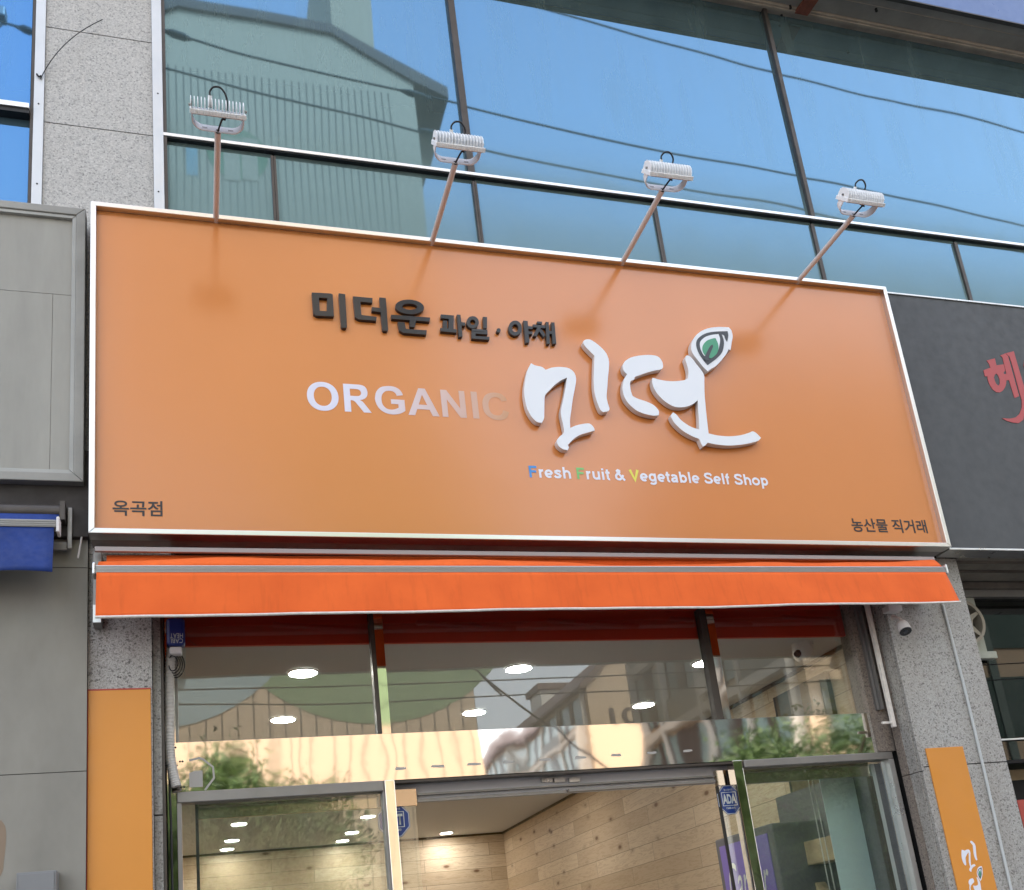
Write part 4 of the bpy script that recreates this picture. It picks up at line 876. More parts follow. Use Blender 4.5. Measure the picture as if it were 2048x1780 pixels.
# stray wire on the upper pillar
wr = B(); pts = []
for k in range(19):
    t_ = k / 18; q = ((1 - t_) ** 2 * 81 + 2 * t_ * (1 - t_) * 118 + t_ ** 2 * 205, (1 - t_) ** 2 * 158 + 2 * t_ * (1 - t_) * 78 + t_ ** 2 * 39)
    yw = -.016 - .02 * math.sin(t_ * 3.0); x, z = P(*q, yw); pts.append((x, yw, z))
wr.tube(pts, .0022, 6); x, z = P(78, 155, -.015); wr.tube([(x - .01, -.013, z + .02), (x, -.02, z), (x + .008, -.014, z + .012)], .004, 6)
tag(wr.build('stray_wire', 'wire'), 'thin black stray wire curving up across the granite between the windows', 'wire')

# ================================================================== right neighbour's things
ds = thing('dark_sign', 'charcoal sign with cut off red Hangul lettering to the right of the orange sign', 'sign', (5, -.08, 3.4))
yd = -.122; dx0 = sx1 + .007; dz1 = P(1775, 583, yd)[1]; dz0 = P(1903, 1099, yd)[1]
_b = B(); rim(_b, dx0, 8.5, dz0, dz1, .010, yd, -.02); _b.build('sign_frame', 'alu', ds, bevel=.001)
B().box(dx0 + .008, 8.49, yd + .006, -.02, dz0 + .008, dz1 - .008).build('sign_panel', 'dark_sign', ds)
def Z6(q): return P(1920 + q[0] / 9.89, 680 + q[1] / 9.89, yd + .004)
_b = B()
HE = [[[(466, 596), (560, 562), (600, 548), (575, 470), (528, 405), (690, 362), (722, 500), (868, 480), (892, 600), (860, 650), (880, 675), (925, 668), (918, 790), (915, 850), (895, 930), (850, 1000), (790, 1035), (720, 1030), (650, 980), (590, 890), (552, 790), (545, 715), (495, 718)], [(690, 680), (672, 740), (690, 810), (720, 870), (762, 905), (790, 860), (785, 790), (760, 710), (722, 662)]],
      [[(800, 305), (905, 262), (950, 320), (1010, 540), (1170, 1110), (1080, 1148), (970, 790), (905, 800), (900, 690), (918, 660), (842, 345)]],
      [[(908, 261), (1065, 222), (1085, 300), (1170, 590), (1275, 950), (1300, 1200), (1290, 1400), (1250, 1580), (1160, 1645), (1040, 1632), (930, 1600), (838, 1548), (980, 1556), (1100, 1532), (1180, 1460), (1225, 1330), (1222, 1190), (1180, 1040), (1040, 520), (975, 310), (955, 318)]],
      [[(1262, 500), (1275, 400), (1320, 340), (1400, 320), (1500, 380), (1560, 520), (1520, 700), (1420, 780), (1330, 700)]]]
for i, lp in enumerate(HE): _b.prism([[Z6(q) for q in l_] for l_ in lp], yd + .0042 - i * .0002, yd + .0058)
_b.build('sign_lettering', 'red_letter', ds)
fs_ = thing('blue_fascia', 'plain blue fascia sign above the soffit at the top of the facade', 'sign', (4, ysf, zs))
B().box(-.2, 9.5, ysf - .03, ysf - .001, zs - .002, zs + 1.3).build('fascia_sheet', 'blue_sign', fs_, bevel=.003)
B().box(-.2, 9.5, ysf - .031, ysf - .005, zs - .010, zs - .0025).build('drip_edge', 'alu_dark', fs_)
yfn = .27; fx, fz = P(1932, 1243, yfn)
fn = thing('exhaust_fan', 'yellowed round exhaust fan on a pale board in the window corner behind the right pillar', 'fan', (fx, yfn, fz))
fr = .125
_b = B()
for k in range(40):
    a0, a1 = 2 * math.pi * k / 40, 2 * math.pi * (k + 1) / 40
    c = lambda r_, a: (fx + r_ * math.cos(a), fz + r_ * math.sin(a))
    _b.prism([[c(fr, a0), c(fr, a1), c(fr - .018, a1), c(fr - .018, a0)]], yfn, yfn + .07)
_b.build('fan_ring', 'fan_plastic', fn)
_b = B().cyl((fx, fz), .042, 'y', yfn - .004, yfn + .05, 24)
for k in range(5):
    a = 2 * math.pi * k / 5 + .5; ca, sa = math.cos(a), math.sin(a); n_ = .016
    _b.prism([[(fx + ca * .04 - sa * n_, fz + sa * .04 + ca * n_), (fx + ca * .108 - sa * n_ * .5, fz + sa * .108 + ca * n_ * .5), (fx + ca * .108 + sa * n_ * .5, fz + sa * .108 - ca * n_ * .5), (fx + ca * .04 + sa * n_, fz + sa * .04 - ca * n_)]], yfn + .004, yfn + .02)
_b.build('fan_spokes', 'fan_plastic', fn)
_b = B()
for k in range(-2, 3): _b.box(fx + k * .013 - .0025, fx + k * .013 + .0025, yfn - .0055, yfn - .0042, fz - .028 + abs(k) * .006, fz + .028 - abs(k) * .006)
_b.build('motor_slots', 'void', fn)
B().cyl((fx, fz), fr - .02, 'y', yfn + .06, yfn + .066, 32).build('fan_back', 'void', fn)
B().box(fx - .16, fx + fr + .035, yfn + .071, .359, fz - fr - .05, zl0 - .0405).box(fx - .16, fx + fr + .055, yfn + .03, yfn + .0705, fz - fr - .075, fz - fr - .035).build('mounting_board', 'fan_plate', fn, bevel=.003)
cab = [(1884, 1205), (1900, 1265), (1925, 1360), (1948, 1455), (1975, 1570), (2002, 1690), (2025, 1790)]
tag(B().tube([(P(*q, -.006)[0], -.006, P(*q, -.006)[1]) for q in cab], .0068, 10).build('wall_cable', 'cable_grey'), 'pale grey round cable running down the right granite pillar', 'cable')
# security camera under the awning end
cxp, czp = P(1796, 1266, -.10)
cm = thing('security_camera', 'white bullet security camera on a bracket under the right end of the awning', 'camera', (cxp, -.02, czp))
x, z = P(1783, 1222, -.03)
B().box(x - .03, x + .05, -.05, .0, z - .006, z + .025).build('junction_box', 'cam_white', cm, bevel=.004)
ax_, az_ = P(1797, 1238, -.075)
B().tube([(ax_ - .005, -.04, az_ + .02), (ax_, -.07, az_ + .004), (ax_ + .001, -.085, az_ - .012)], [.014, .010, .012], 14).build('bracket_arm', 'cam_white', cm)
h0 = Vector((ax_ + .000, -.082, az_ - .012)); h1 = Vector((cxp - .002, -.098, czp - .01))
d_ = (h1 - h0).normalized(); d_ = Vector((-.1, -.42, -.9)).normalized()
B().tube([h0, h0 + d_ * .012, h0 + d_ * .03, h0 + d_ * .07], [.008, .022, .029, .031], 20).build('housing', 'cam_white', cm)
B().tube([h0 + d_ * .0705, h0 + d_ * .074], .0285, 20).build('front_glass', 'lens_black', cm)
B().tube([h0 + d_ * .0738, h0 + d_ * .076], .011, 16).build('lens', MT['leaf_dark'], cm)
# pull rail beside the door
rx0, rz0 = P(1737, 1225, .05); rx1, rz1 = P(1779, 1455, .05)
rl = thing('awning_rail', 'slim pale metal channel with a short hook at its foot on the right door reveal', 'rail', (rx0, .06, rz1))
B().box(rx0 - .010, rx0 + .010, .04, .060, rz1, 3.1).build('channel', 'hem', rl, bevel=.002)
B().box(rx0 - .06, rx0 - .0105, .046, .058, rz1 + .018, rz1 + .030).build('hook', 'hem', rl, bevel=.002)

# orange cladding plates on the pillars, the right one with the small logo
zpl = P(240, 1380, -.006)[1]
op = thing('orange_panel', 'plain flat orange panel with a red top edge on the left granite pillar', 'panel', (-.26, 0, 1.2))
B().box(xp0 + .004, P(302.5, 1500, -.006)[0], -.006, -.0003, 0.1, zpl).build('panel_sheet', 'orange_plate', op, bevel=.001)
B().box(xp0 + .0015, P(302.5, 1500, -.006)[0] + .001, -.0055, -.0003, zpl + .0003, zpl + .006).box(xp0 - .001, xp0 + .0036, -.0055, -.0003, .1, zpl).build('edge_tape', 'red_edge', op)
qx0, qx1 = P(1884, 1640, -.006)[0], P(1961, 1640, -.006)[0]; zqr = P(1890, 1494.5, -.006)[1]
o2 = thing('orange_panel', 'tall orange panel with a small white logo and leaf on the right granite pillar', 'panel', ((qx0 + qx1) / 2, 0, 1.2))
B().box(qx0, qx1, -.006, -.0003, .1, zqr).build('panel_sheet', 'orange_plate', o2, bevel=.001)
yq = -.0068
def fitlogo(keys, src, dst):            # similarity from the sign tracing to the panel
    def Z(q):
        a = Z5(q, yl); return a
    s0, s1 = Z(src[0]), Z(src[1]); d0, d1 = P(*dst[0], yq), P(*dst[1], yq)
    kx = (d1[0] - d0[0]) / (s1[0] - s0[0]); kz = (d1[1] - d0[1]) / (s1[1] - s0[1])
    return lambda q: (d0[0] + (Z(q)[0] - s0[0]) * kx, d0[1] + (Z(q)[1] - s0[1]) * kz)
f1 = fitlogo('ab', ((165, 530), (743, 345)), ((1921.0, 1714), (1950.5, 1700)))
f1 = (lambda f: f)(fitlogo('ab', ((165, 206), (743, 957)), ((1919.5, 1687), (1957.5, 1741))))
f2 = fitlogo('cd', ((838, 116), (1588, 932)), ((1933.5, 1741), (1975, 1808)))
_b = B()
for k, f_ in (('a', f1), ('b', f1), ('c', f2), ('d', f2), ('e', f2)): _b.prism([smooth([f_(q) for q in CAL[k]], 3, 50)], yq - (.0002 if k == 'e' else 0), -.0061)
_b.build('printed_logo', 'print_white', o2)
_b = B()
for k, dy, mi in (('f', .0004, 0), ('h', .0006, 1), ('i', .0008, 2), ('j', .001, 0)): _b.sheet([smooth([f2(q) for q in CAL[k]], 3, 55)], yq - dy, mi)
_b.build('printed_leaf', ['leaf_dark', 'print_white', 'leaf_green'], o2)

# conduit, cables and blue pack at the left of the transom
cpts = [(343, 1290), (340, 1330), (338, 1370), (339, 1420), (338, 1470), (340, 1510), (346, 1545), (353, 1574)]
cd = B(); raw = [np.array([P(*q, .10)[0], .10, P(*q, .10)[1]]) for q in cpts]; fine = []; rad = []
for i in range(len(raw) - 1):
    p0, p1, p2, p3 = raw[max(i - 1, 0)], raw[i], raw[i + 1], raw[min(i + 2, len(raw) - 1)]
    for k in range(28):
        t_ = k / 28; fine.append(.5 * (2 * p1 + (p2 - p0) * t_ + (2 * p0 - 5 * p1 + 4 * p2 - p3) * t_ ** 2 + (3 * p1 - p0 - 3 * p2 + p3) * t_ ** 3)); rad.append(.0185 + .0014 * math.sin(len(rad) * 2 * math.pi / 4))
cd.tube([tuple(p) for p in fine], rad, 12)
ct = thing('conduit_hose', 'white corrugated cable hose running down beside the left end of the transom', 'hose', tuple(raw[0]))
cd.build('hose', 'conduit', ct)
x, z = P(337, 1531, .09); B().tube([(x - .012, .088, z), (x + .02, .086, z + .001), (x + .032, .11, z + .003)], .0028, 6).build('cable_tie', 'black', ct)
px_, pz_ = P(352, 1268, .06)
bp_ = thing('blue_pack', 'crumpled dark blue plastic pack with white lettering under the left awning end', 'pack', (px_, .06, pz_))
_b = B().box(px_ - .036, px_ + .034, .03, .085, pz_ - .055, pz_ + .060); ob = _b.build('wrapper', 'pvc_blue', bp_, bevel=.012)
B().box(px_ - .025, px_ + .022, .04, .08, pz_ - .088, pz_ - .058).build('plug', 'cam_white', bp_, bevel=.006)
fl = lambda u, v: (px_ + .026 - u * .048, .0285, pz_ - .008 - v * .020)
text_part('pack_print', bp_, 'HEAT', (0, 1, 0, 1), 0, ['cable_grey'], frame=fl)
fl = lambda u, v: (px_ + .026 - u * .044, .0285, pz_ - .030 - v * .018)
text_part('pack_print', bp_, 'CABI', (0, 1, 0, 1), 0, ['cable_grey'], frame=fl)
cbs = B()
for k in range(4):
    r_ = .022 + .005 * k; ox, oz = px_ - .012 + .004 * k, pz_ - .118
    cbs.tube([(ox + r_ * math.cos(a) * .8, .07 + .008 * k + .01 * math.sin(a * 2), oz + r_ * math.sin(a) * 1.4) for a in np.linspace(-2.9 + .3 * k, 2.2 + .2 * k, 22)], .0024, 6)
cbs.tube([(px_ - .034, .12, 2.9), (px_ - .037, .12, 2.5), (px_ - .032, .12, 2.2), (px_ - .030, .12, 1.4)], .004, 6)
cbs.tube([(px_ + .03, .06, pz_ - .05), (px_ + .05, .05, pz_ - .03), (px_ + .075, .06, pz_ - .05)], .0008, 5)
tag(cbs.build('cable_bundle', 'wire'), 'tangle of thin black cables hanging below the blue plastic pack', 'cable')

# ================================================================== sliding door leaves and stickers
def leaf_door(px0, py0, px1, label):
    x0, x1 = P(px0, py0, yL)[0], P(px1, py0, yL)[0]
    zr1, zr0 = zfb - .028, zfb - .098
    t = thing('sliding_door', label, 'door', ((x0 + x1) / 2, yL, 0), 'glass leaves of the automatic door')
    B().box(x0, x1, yL - .012, yL + .012, zr0, zr1).build('top_rail', 'steel_plain', t)
    B().box(x0 + .006, x1 - .006, yL - .004, yL + .004, .06, zr0 - .0005).build('glass_panel', 'door_glass', t)
    B().box(x0, x1, yL - .012, yL + .012, .01, .0595).build('bottom_rail', 'steel_flat', t)
    return t, x0, x1
d1, a0, a1 = leaf_door(394, 1640, 836, 'left glass door leaf slid open behind the fixed pane')
B().box(a0 - .006, a0 + .0055, yL - .013, yL + .008, .06, zfb - .03).build('edge_seal', 'black', d1)
d2, b0, b1 = leaf_door(1438, 1600, 1748, 'right glass door leaf slid open before the pale blue blind')
B().box(b0 - .004, b0 + .0055, yL - .008, yL + .008, .06, zfb - .099).build('edge_seal', 'black', d2)
B().box(b0 + .052, b0 + .058, yL - .0135, yL - .0122, zfb - .097, zfb - .029).build('rail_gap', 'black', d2)
B().box(b1 - .006, b1 + .012, yL - .012, yL + .012, .06, zfb - .099).build('edge_seal', 'alu_dark', d2)
B().box(b1 + .012, b1 + .035, yL - .01, yL + .03, 0, zfb - .04).build('edge_profile', 'cable_grey', d2)
def sticker(px, py, hw, hh, word, label, top, num):
    y = yL - .0048; x, z = P(px, py, y); k = .42
    t = thing('security_sticker', label, 'sticker', (x, y, z), 'blue alarm stickers on the door leaves')
    def octo(s): return [(x + s * u * hw, z + s * v * hh) for u, v in ((-1, -k), (-1, k), (-k, 1), (k, 1), (1, k), (1, -k), (k, -1), (-k, -1))]
    B().prism([octo(1)], y, y + .0005).build('sticker_sheet', 'blue_sticker', t)
    b = B().sheet([octo(.97), octo(.93)], y - .0004)
    b.sheet([[(x - hw * .66, z - hh * .42), (x + hw * .66, z - hh * .42), (x + hw * .66, z + hh * .52), (x - hw * .66, z + hh * .52)], [(x - hw * .61, z - hh * .38), (x + hw * .61, z - hh * .38), (x + hw * .61, z + hh * .48), (x - hw * .61, z + hh * .48)]], y - .0004)
    b.build('printed_outline', 'sticker_print', t)
    text_part('printed_word', t, word, (x - hw * .60, x + hw * (.42 if word == 'ADA' else .56), z - hh * .28, z + hh * .38), y - .0004, ['sticker_print'], bold=.045)
    text_part('printed_word', t, num, (x - hw * .42, x + hw * .42, z - hh * .64, z - hh * .50), y - .0004, ['sticker_print'], bold=.02)
    text_part('printed_word', t, top, (x - hw * .42, x + hw * .42, z + hh * .60, z + hh * .74), y - .0004, ['sticker_print'], bold=.01)
sticker(788, 1641, .066, .070, 'ADT', 'blue octagonal alarm sticker half hidden by the left steel post', '캡스경비구역', '1588-6400')
sticker(1461, 1599, .066, .068, 'ADA', 'blue octagonal alarm sticker beside the right steel post', '캡스경비구역', '1588-6400')

# ================================================================== inside the shop
def downlight(px, py):
    x, y = PZ(px, py, zc - .004); return x, y
DL = [((606, 1346), 'lit round downlight, left one of the front row seen through the transom'), ((1037, 1337), 'lit round downlight, middle one of the front row seen through the transom'), ((1410, 1326), 'lit round downlight cut by the right transom post'),
      ((566, 1439), 'lit round downlight, left one of the second row just above the steel fascia'), ((948, 1425), 'lit round downlight, middle one of the second row just above the steel fascia'), ((1287, 1410), 'lit round downlight in front of the reflected balconies'),
      ((478, 1648), 'lit round downlight behind the left pane, nearest of the left file'), ((464, 1681), 'lit round downlight behind the left pane, middle of the left file'), ((452, 1711), 'lit round downlight at the back wall, last of the left file'),
      ((736, 1633), 'lit round downlight close to the left blue sticker'), ((704, 1665), 'lit round downlight behind the left pane, second of the middle file'), ((672, 1696), 'lit round downlight at the back wall, last of the middle file'),
      ((878, 1676), 'lit round downlight washing the back pine wall beside the left door post'), ((1029, 1577), 'lit round downlight just under the white door track')]
first = None
for (px, py), lb in DL:
    x, y = downlight(px, py)
    if y > yB - .3: y = yB - .28
    if first is None:
        first = thing('downlight', lb, 'ceiling light', (x, y, zc), 'round downlights in the shop ceiling')
        B().cyl((x, y), .064, 'z', zc - .006, zc - .001, 32).build('lens', 'led', first)
        b = B()
        for k in range(32):
            q0, q1 = 2 * math.pi * k / 32, 2 * math.pi * (k + 1) / 32
            b.hexa([(x + .0645 * math.cos(q0), y + .0645 * math.sin(q0), zc - .008), (x + .0645 * math.cos(q1), y + .0645 * math.sin(q1), zc - .008), (x + .074 * math.cos(q1), y + .074 * math.sin(q1), zc - .004), (x + .074 * math.cos(q0), y + .074 * math.sin(q0), zc - .004)],
                   [(x + .0645 * math.cos(q0), y + .0645 * math.sin(q0), zc - .001), (x + .0645 * math.cos(q1), y + .0645 * math.sin(q1), zc - .001), (x + .074 * math.cos(q1), y + .074 * math.sin(q1), zc - .001), (x + .074 * math.cos(q0), y + .074 * math.sin(q0), zc - .001)])
        b.build('trim_ring', 'ring', first)
    else:
        c = copy_tree(first); c.location = (x, y, zc); c['label'] = lb
x, y = PZ(1604, 1287, zc)
dc = thing('dome_camera', 'white dome camera on the shop ceiling behind the transom glass', 'camera', (x, y, zc))
B().cyl((x, y), .055, 'z', zc - .02, zc - .001, 28).build('base', 'cam_white', dc)
b = B(); pr = [(0, .055), (.02, .052), (.045, .046), (.062, .034), (.07, .0)]
b.tube([(x - .0 - .01 * k, y, zc - .021 - h) for k, (h, r_) in enumerate(pr)], [max(r_, .002) for h, r_ in pr], 24); b.build('dome', 'cam_white', dc)
B().tube([(x - .045, y - .02, zc - .055), (x - .06, y - .026, zc - .068)], .018, 16).build('lens', 'lens_black', dc)
# air conditioner tower with a purple film, its front towards the room
xa = 2.86
ya1, za1 = PX(1429, 1682, xa); ya0, za0 = PX(1541, 1645, xa); zat = .5 * (za1 + za0)
ac = thing('air_conditioner', 'grey standing air conditioner with a purple lettered film behind the right door leaf', 'air conditioner', (xa + .2, (ya0 + ya1) / 2, 0))
B().box(xa, xw - .003, ya0, ya1, 0, zat).build('shell', 'ac_grey', ac, bevel=.01)
zp0 = zat - .42
B().box(xa - .004, xa - .0004, ya0 + .05, ya1 - .05, zp0, zat - .045).build('poster', 'purple', ac)
B().box(xa - .004, xa - .0004, ya0 + .05, ya1 - .05, .3, zp0 - .001).build('front_panel', 'ac_light', ac)
b = B()
for k in range(3): b.box(xa - .006, xa - .0042, ya0 + .09 + k * .10, ya0 + .15 + k * .10, zp0 - .30, zp0 - .06)
b.build('control_label', 'ac_grey', ac)
fr_ = lambda u, v: (xa - .0055, ya1 - .10 - u * (ya1 - ya0 - .2), zp0 + .05 + v * .22)
text_part('poster_word', ac, 'Carrier', (0, 1, 0, 1), 0, ['sticker_print'], shear=.35, frame=fr_)
# board, beam and brace on the side wall
yb1, zb1_ = PX(1598, 1653, xw - .03); yb0, zb0_ = PX(1651, 1637, xw - .03)
bd = thing('wall_board', 'dark brown glossy board on the pine side wall above the wooden beam', 'board', (xw - .02, yb0, zb0_))
B().box(xw - .03, xw - .002, yb0 - .25, yb1, .5 * (zb1_ + zb0_), zb0_ + .75).build('board', 'brown_board', bd)
B().box(xw - .034, xw - .002, yb0 - .25, yb1 + .012, .5 * (zb1_ + zb0_) - .02, .5 * (zb1_ + zb0_) - .0005).box(xw - .034, xw - .002, yb1 + .0005, yb1 + .012, .5 * (zb1_ + zb0_), zb0_ + .75).build('board_frame', 'black', bd)
ye1, ze1 = PX(1549, 1700, xw - .22); ye0, ze0 = PX(1653, 1672, xw - .22); ze = .5 * (ze0 + ze1)
bm_ = thing('wooden_beam', 'thick pine beam with a slanting brace in front of the side wall', 'beam', (xw - .15, ye0, ze))
B().box(xw - .22, xw - .10, ye0 - .1, ye1, ze - .12, ze).build('beam', 'beam', bm_, bevel=.003)
B().hexa([(xw - .2, ye1 - .15, ze - .125), (xw - .14, ye1 - .15, ze - .125), (xw - .14, ye1 - .22, ze - .125), (xw - .2, ye1 - .22, ze - .125)], [(xw - .2, ye0 - .2, ze - .75), (xw - .14, ye0 - .2, ze - .75), (xw - .14, ye0 - .27, ze - .75), (xw - .2, ye0 - .27, ze - .75)]).build('brace', 'beam', bm_)
pnl = thing('grey_panel', 'mid grey sheet leaning on the side wall behind the wooden beam', 'panel', (xw - .06, ye0, 0))
B().box(xw - .08, xw - .04, ye0 - .3, ye1 + .12, 0, ze + .30).build('sheet', 'ac_grey', pnl)
# roller blind with bead chains
ybl = .42
qx0_, qx1_ = P(1639, 1560, ybl)[0], P(1757, 1560, ybl)[0]
rb = thing('roller_blind', 'pale blue roller blind hanging behind the right door leaf', 'blind', ((qx0_ + qx1_) / 2, ybl, 2.4))
B().box(qx0_, qx1_, ybl, ybl + .003, .3, zfb + .05).build('fabric', 'blind', rb)
b = B()
for px in (1616, 1624):
    x, z = P(px, 1557, ybl - .01)
    for k in range(110): b.cyl((x + (.0001 * k if px > 1620 else 0), ybl - .01), .0036, 'z', zfb - .06 - k * .0085, zfb - .06 - k * .0085 + .0058, 6)
b.build('bead_chain', 'chain', rb)
sv = thing('jamb_panel', 'blue grey panel with loose black cables in the gap beside the blind', 'panel', (xdr - .02, .4, 1))
B().box(qx1_ + .035, xdr + .03, .55, .57, 0, 2.5).build('sheet', 'meter_box', sv)
b = B()
for k in range(3): b.tube([(qx1_ + .05, .5, 2.3), (qx1_ + .09 + .02 * k, .47 + .02 * k, 2.0 - .08 * k), (qx1_ + .10, .48, 1.6), (qx1_ + .16, .5, 1.2)], .006, 6)
b.build('loose_cable', 'black', sv)

# ================================================================== across the street (what the glass and steel mirror)
D = -24.
def ap(px, py, Y=D): return PR(px, py, yG, Y)
pA = ap(359, 2); pB = ap(663, 50); pE = ap(893, 180); wR = ap(828, 185)[0]
ztp = .5 * (pA[1] + pB[1]); wL = pA[0] - (wR - pB[0]); eL = pA[0] - (pE[0] - pB[0]); ze_ = pE[1]
A = thing('apartment_block', 'beige apartment block with a ribbed windowless gable and coloured circles across the street', 'building', ((wL + wR) / 2, D - 10, 0))
gz = ztp - .9
B().prism([[(wL, -.2), (wR, -.2), (wR, ze_ + .04), (pB[0], ztp - .41), (pA[0], ztp - .41), (wL, ze_ + .04)]], D, D - 40).build('gable_wall', 'apt_gable', A)
o = [(eL, ze_ - .5), (wL, ze_ + .05), (pA[0], ztp - .4), (pB[0], ztp - .4), (wR, ze_ + .05), (pE[0], ze_ - .5), (pE[0], ze_), (pB[0], ztp), (pA[0], ztp), (eL, ze_)]
B().prism([o], D + .12, D - 40.3).build('roof', 'apt_roof', A)
B().box(pB[0] + .1, ap(753, 90)[0], D - .3, D - 8, ztp - 2.5, ztp + 7).build('stair_tower', 'apt_beige', A)
def disc(c, r, y, n=48): return [(c[0] + r * math.cos(2 * math.pi * k / n), c[1] + r * math.sin(2 * math.pi * k / n)) for k in range(n)]
yc_ = D + .02
bigc = ap(738, 1125); rr = abs(bigc[1] - ap(745, 1443)[1])
B().sheet([disc(bigc, rr, yc_)], yc_).build('green_circle', 'apt_green', A)
b2 = ap(300, 1152); B().sheet([disc(b2, abs(b2[1] - ap(305, 1454)[1]), yc_)], yc_ + .01).build('blue_circle', 'apt_blue', A)
c3 = ap(482, 308); r3 = abs(ap(545, 312)[0] - c3[0]); B().sheet([disc(c3, r3, yc_)], yc_).build('small_circle', 'apt_green', A)
x0, z1 = ap(375, 290); x1, z0 = ap(400, 350)
B().sheet([[(x0, z0), (x1, z0), (x1, z1), (x0, z1)]], yc_).build('painted_bar', 'apt_blue', A)
b = B()
for q in ((452, 318), (490, 318)): x, z = ap(*q); b.sheet([[(x, z - .8), (x + .55, z - .8), (x + .55, z + .9), (x, z + .9)]], yc_ + .01)
b.build('painted_bar', 'apt_beige', A)
def balcony_side(parent, xf, ya, yb, z0, floors, fh, bays, sgn):
    """long facade at x = xf facing sgn: storeys of windows behind balcony rails"""
    bw = (yb - ya) / bays; th = .5
    wn = None; rail = None
    for k in range(floors):
        z = z0 + k * fh
        B().box(xf, xf + sgn * .30, ya, yb, z - .16, z + .16).build('balcony_slab', 'apt_white', parent)
        for j in range(bays):
            if (j + k) % 2 == 0: B().box(xf + sgn * .22, xf + sgn * .26, ya + bw * j + .2, ya + bw * (j + 1) - .2, z + .17, z + 1.0).build('balcony_rail', 'apt_rail', parent)
            if (j * 3 + k) % 4 == 1: B().box(xf + sgn * .1, xf + sgn * .55, ya + bw * j + .5, ya + bw * j + 1.3, z + .35, z + .95).build('air_unit', 'apt_white', parent)
        for j in range(bays):
            y0, y1 = ya + bw * j + .3, ya + bw * (j + 1) - .3
            if wn is None:
                wn = B().box(xf + sgn * .02, xf + sgn * .08, y0, y1, z + .5, z + fh - .35).build('window', 'apt_win', parent)
                fr0 = B().box(xf + sgn * .03, xf + sgn * .12, y0 - .12, y0 + .02, z + .4, z + fh - .3).box(xf + sgn * .03, xf + sgn * .12, y1 - .02, y1 + .12, z + .4, z + fh - .3).box(xf + sgn * .03, xf + sgn * .12, (y0 + y1) / 2 - .35, (y0 + y1) / 2 + .35, z + .4, z + fh - .3)
                fr1 = sub(wn, fr0, 'frame', 'apt_dark')
                base = (ya, z)
            else:
                c = wn.copy(); COL.objects.link(c); c.location = (0, bw * j, z - base[1])
                d = fr1.copy(); COL.objects.link(d); d.parent = c
    b = B()
    for j in range(bays + 1): b.box(xf + sgn * .0, xf + sgn * .33, ya + bw * j - .07, ya + bw * j + .07, z0, z0 + floors * fh)
    b.build('balcony_fin', 'apt_white', parent)
# middle block, its gable with a large painted number
DB = -55.
qb = lambda px, py: PR(px, py, yD, DB)
bL = qb(1176, 1400)[0]; bR = qb(1268, 1400)[0]; zr_ = qb(1225, 1345)[1]
Bk = thing('apartment_block', 'distant apartment block with a plain beige gable numbered 10 between two balcony fronts', 'building', (bL + 4, DB - 15, 0))
zfar = zr_
B().prism([[(bL, 0), (bR + 3, 0), (bR + 3, zfar + 2.2), (bL + 3.2, zfar + 2.2), (bL, zfar - .9)]], DB, DB - 45).build('gable_wall', 'apt_beige', Bk)
B().prism([[(bL - .55, zfar - 1.0), (bL - .55, zfar - .8), (bL + 3.1, zfar + 2.5), (bR + 3, zfar + 2.5), (bR + 3, zfar + 2.22), (bL + 3.2, zfar + 2.22), (bL, zfar - .88)]], DB + .3, DB - 45).build('roof', 'apt_roof', Bk)
balcony_side(Bk, bL, DB - 44, DB - .6, .9, 6, 2.9, 9, -1)
xq_a, zq_a = qb(1238, 1440); xq_b, zq_b = qb(1262, 1425)
text_part('painted_number', Bk, '101', (xq_a - .6, xq_b + 1.5, zq_a - .3, zq_b + .4), DB + .03, ['apt_dark'], bold=.02, flipx=True)
tk = thing('roof_tower', 'pale stair tower with a brown cap on the distant apartment roof', 'tower', (bL - 3, DB - 30, 12))
tx, tz = PR(1120, 1372, yD, DB - 22)
B().box(tx - 1.9, tx + 1.6, DB - 22, DB - 25, 0, tz - .3).build('shaft', 'apt_white', tk); B().box(tx - 2.2, tx + 1.9, DB - 21.7, DB - 25.3, tz - .29, tz + .25).build('cap', 'apt_roof', tk)
# near block on the right, its long balcony front running towards the street
XC = 16.5; XO = XC; XC = XC + .33
Ck = thing('apartment_block', 'long apartment slab with rows of balconies across the street to the right', 'building', (XC + 5, -35, 0))
dn = XO / P(1604, 1400, YC + 1)[0]; df_ = XO / P(1256, 1400, YC + 1)[0]
yn, yfr = -(dn + YC) + 2 * yD, -(df_ + YC) + 2 * yD
B().box(XC, XC + 11, yfr, yn, 0, 18.2).build('wall', 'apt_beige', Ck); B().box(XC - .4, XC + 11.4, yfr - .3, yn + .3, 18.21, 18.7).build('roof', 'apt_roof', Ck)
for k in range(6):
    B().box(XC + .4, XC + 10.6, yn + .001, yn + .05, .8 + k * 2.85, 2.7 + k * 2.85).build('window_band', 'apt_teal', Ck)
for k in range(4): B().box(XC + 1.2 + k * 2.8, XC + 1.5 + k * 2.8, yn + .051, yn + .1, .6, 17.6).build('end_pier', 'apt_teal_light', Ck)
balcony_side(Ck, XC, yfr + .3, yn - .5, .6, 6, 2.85, 4, -1)
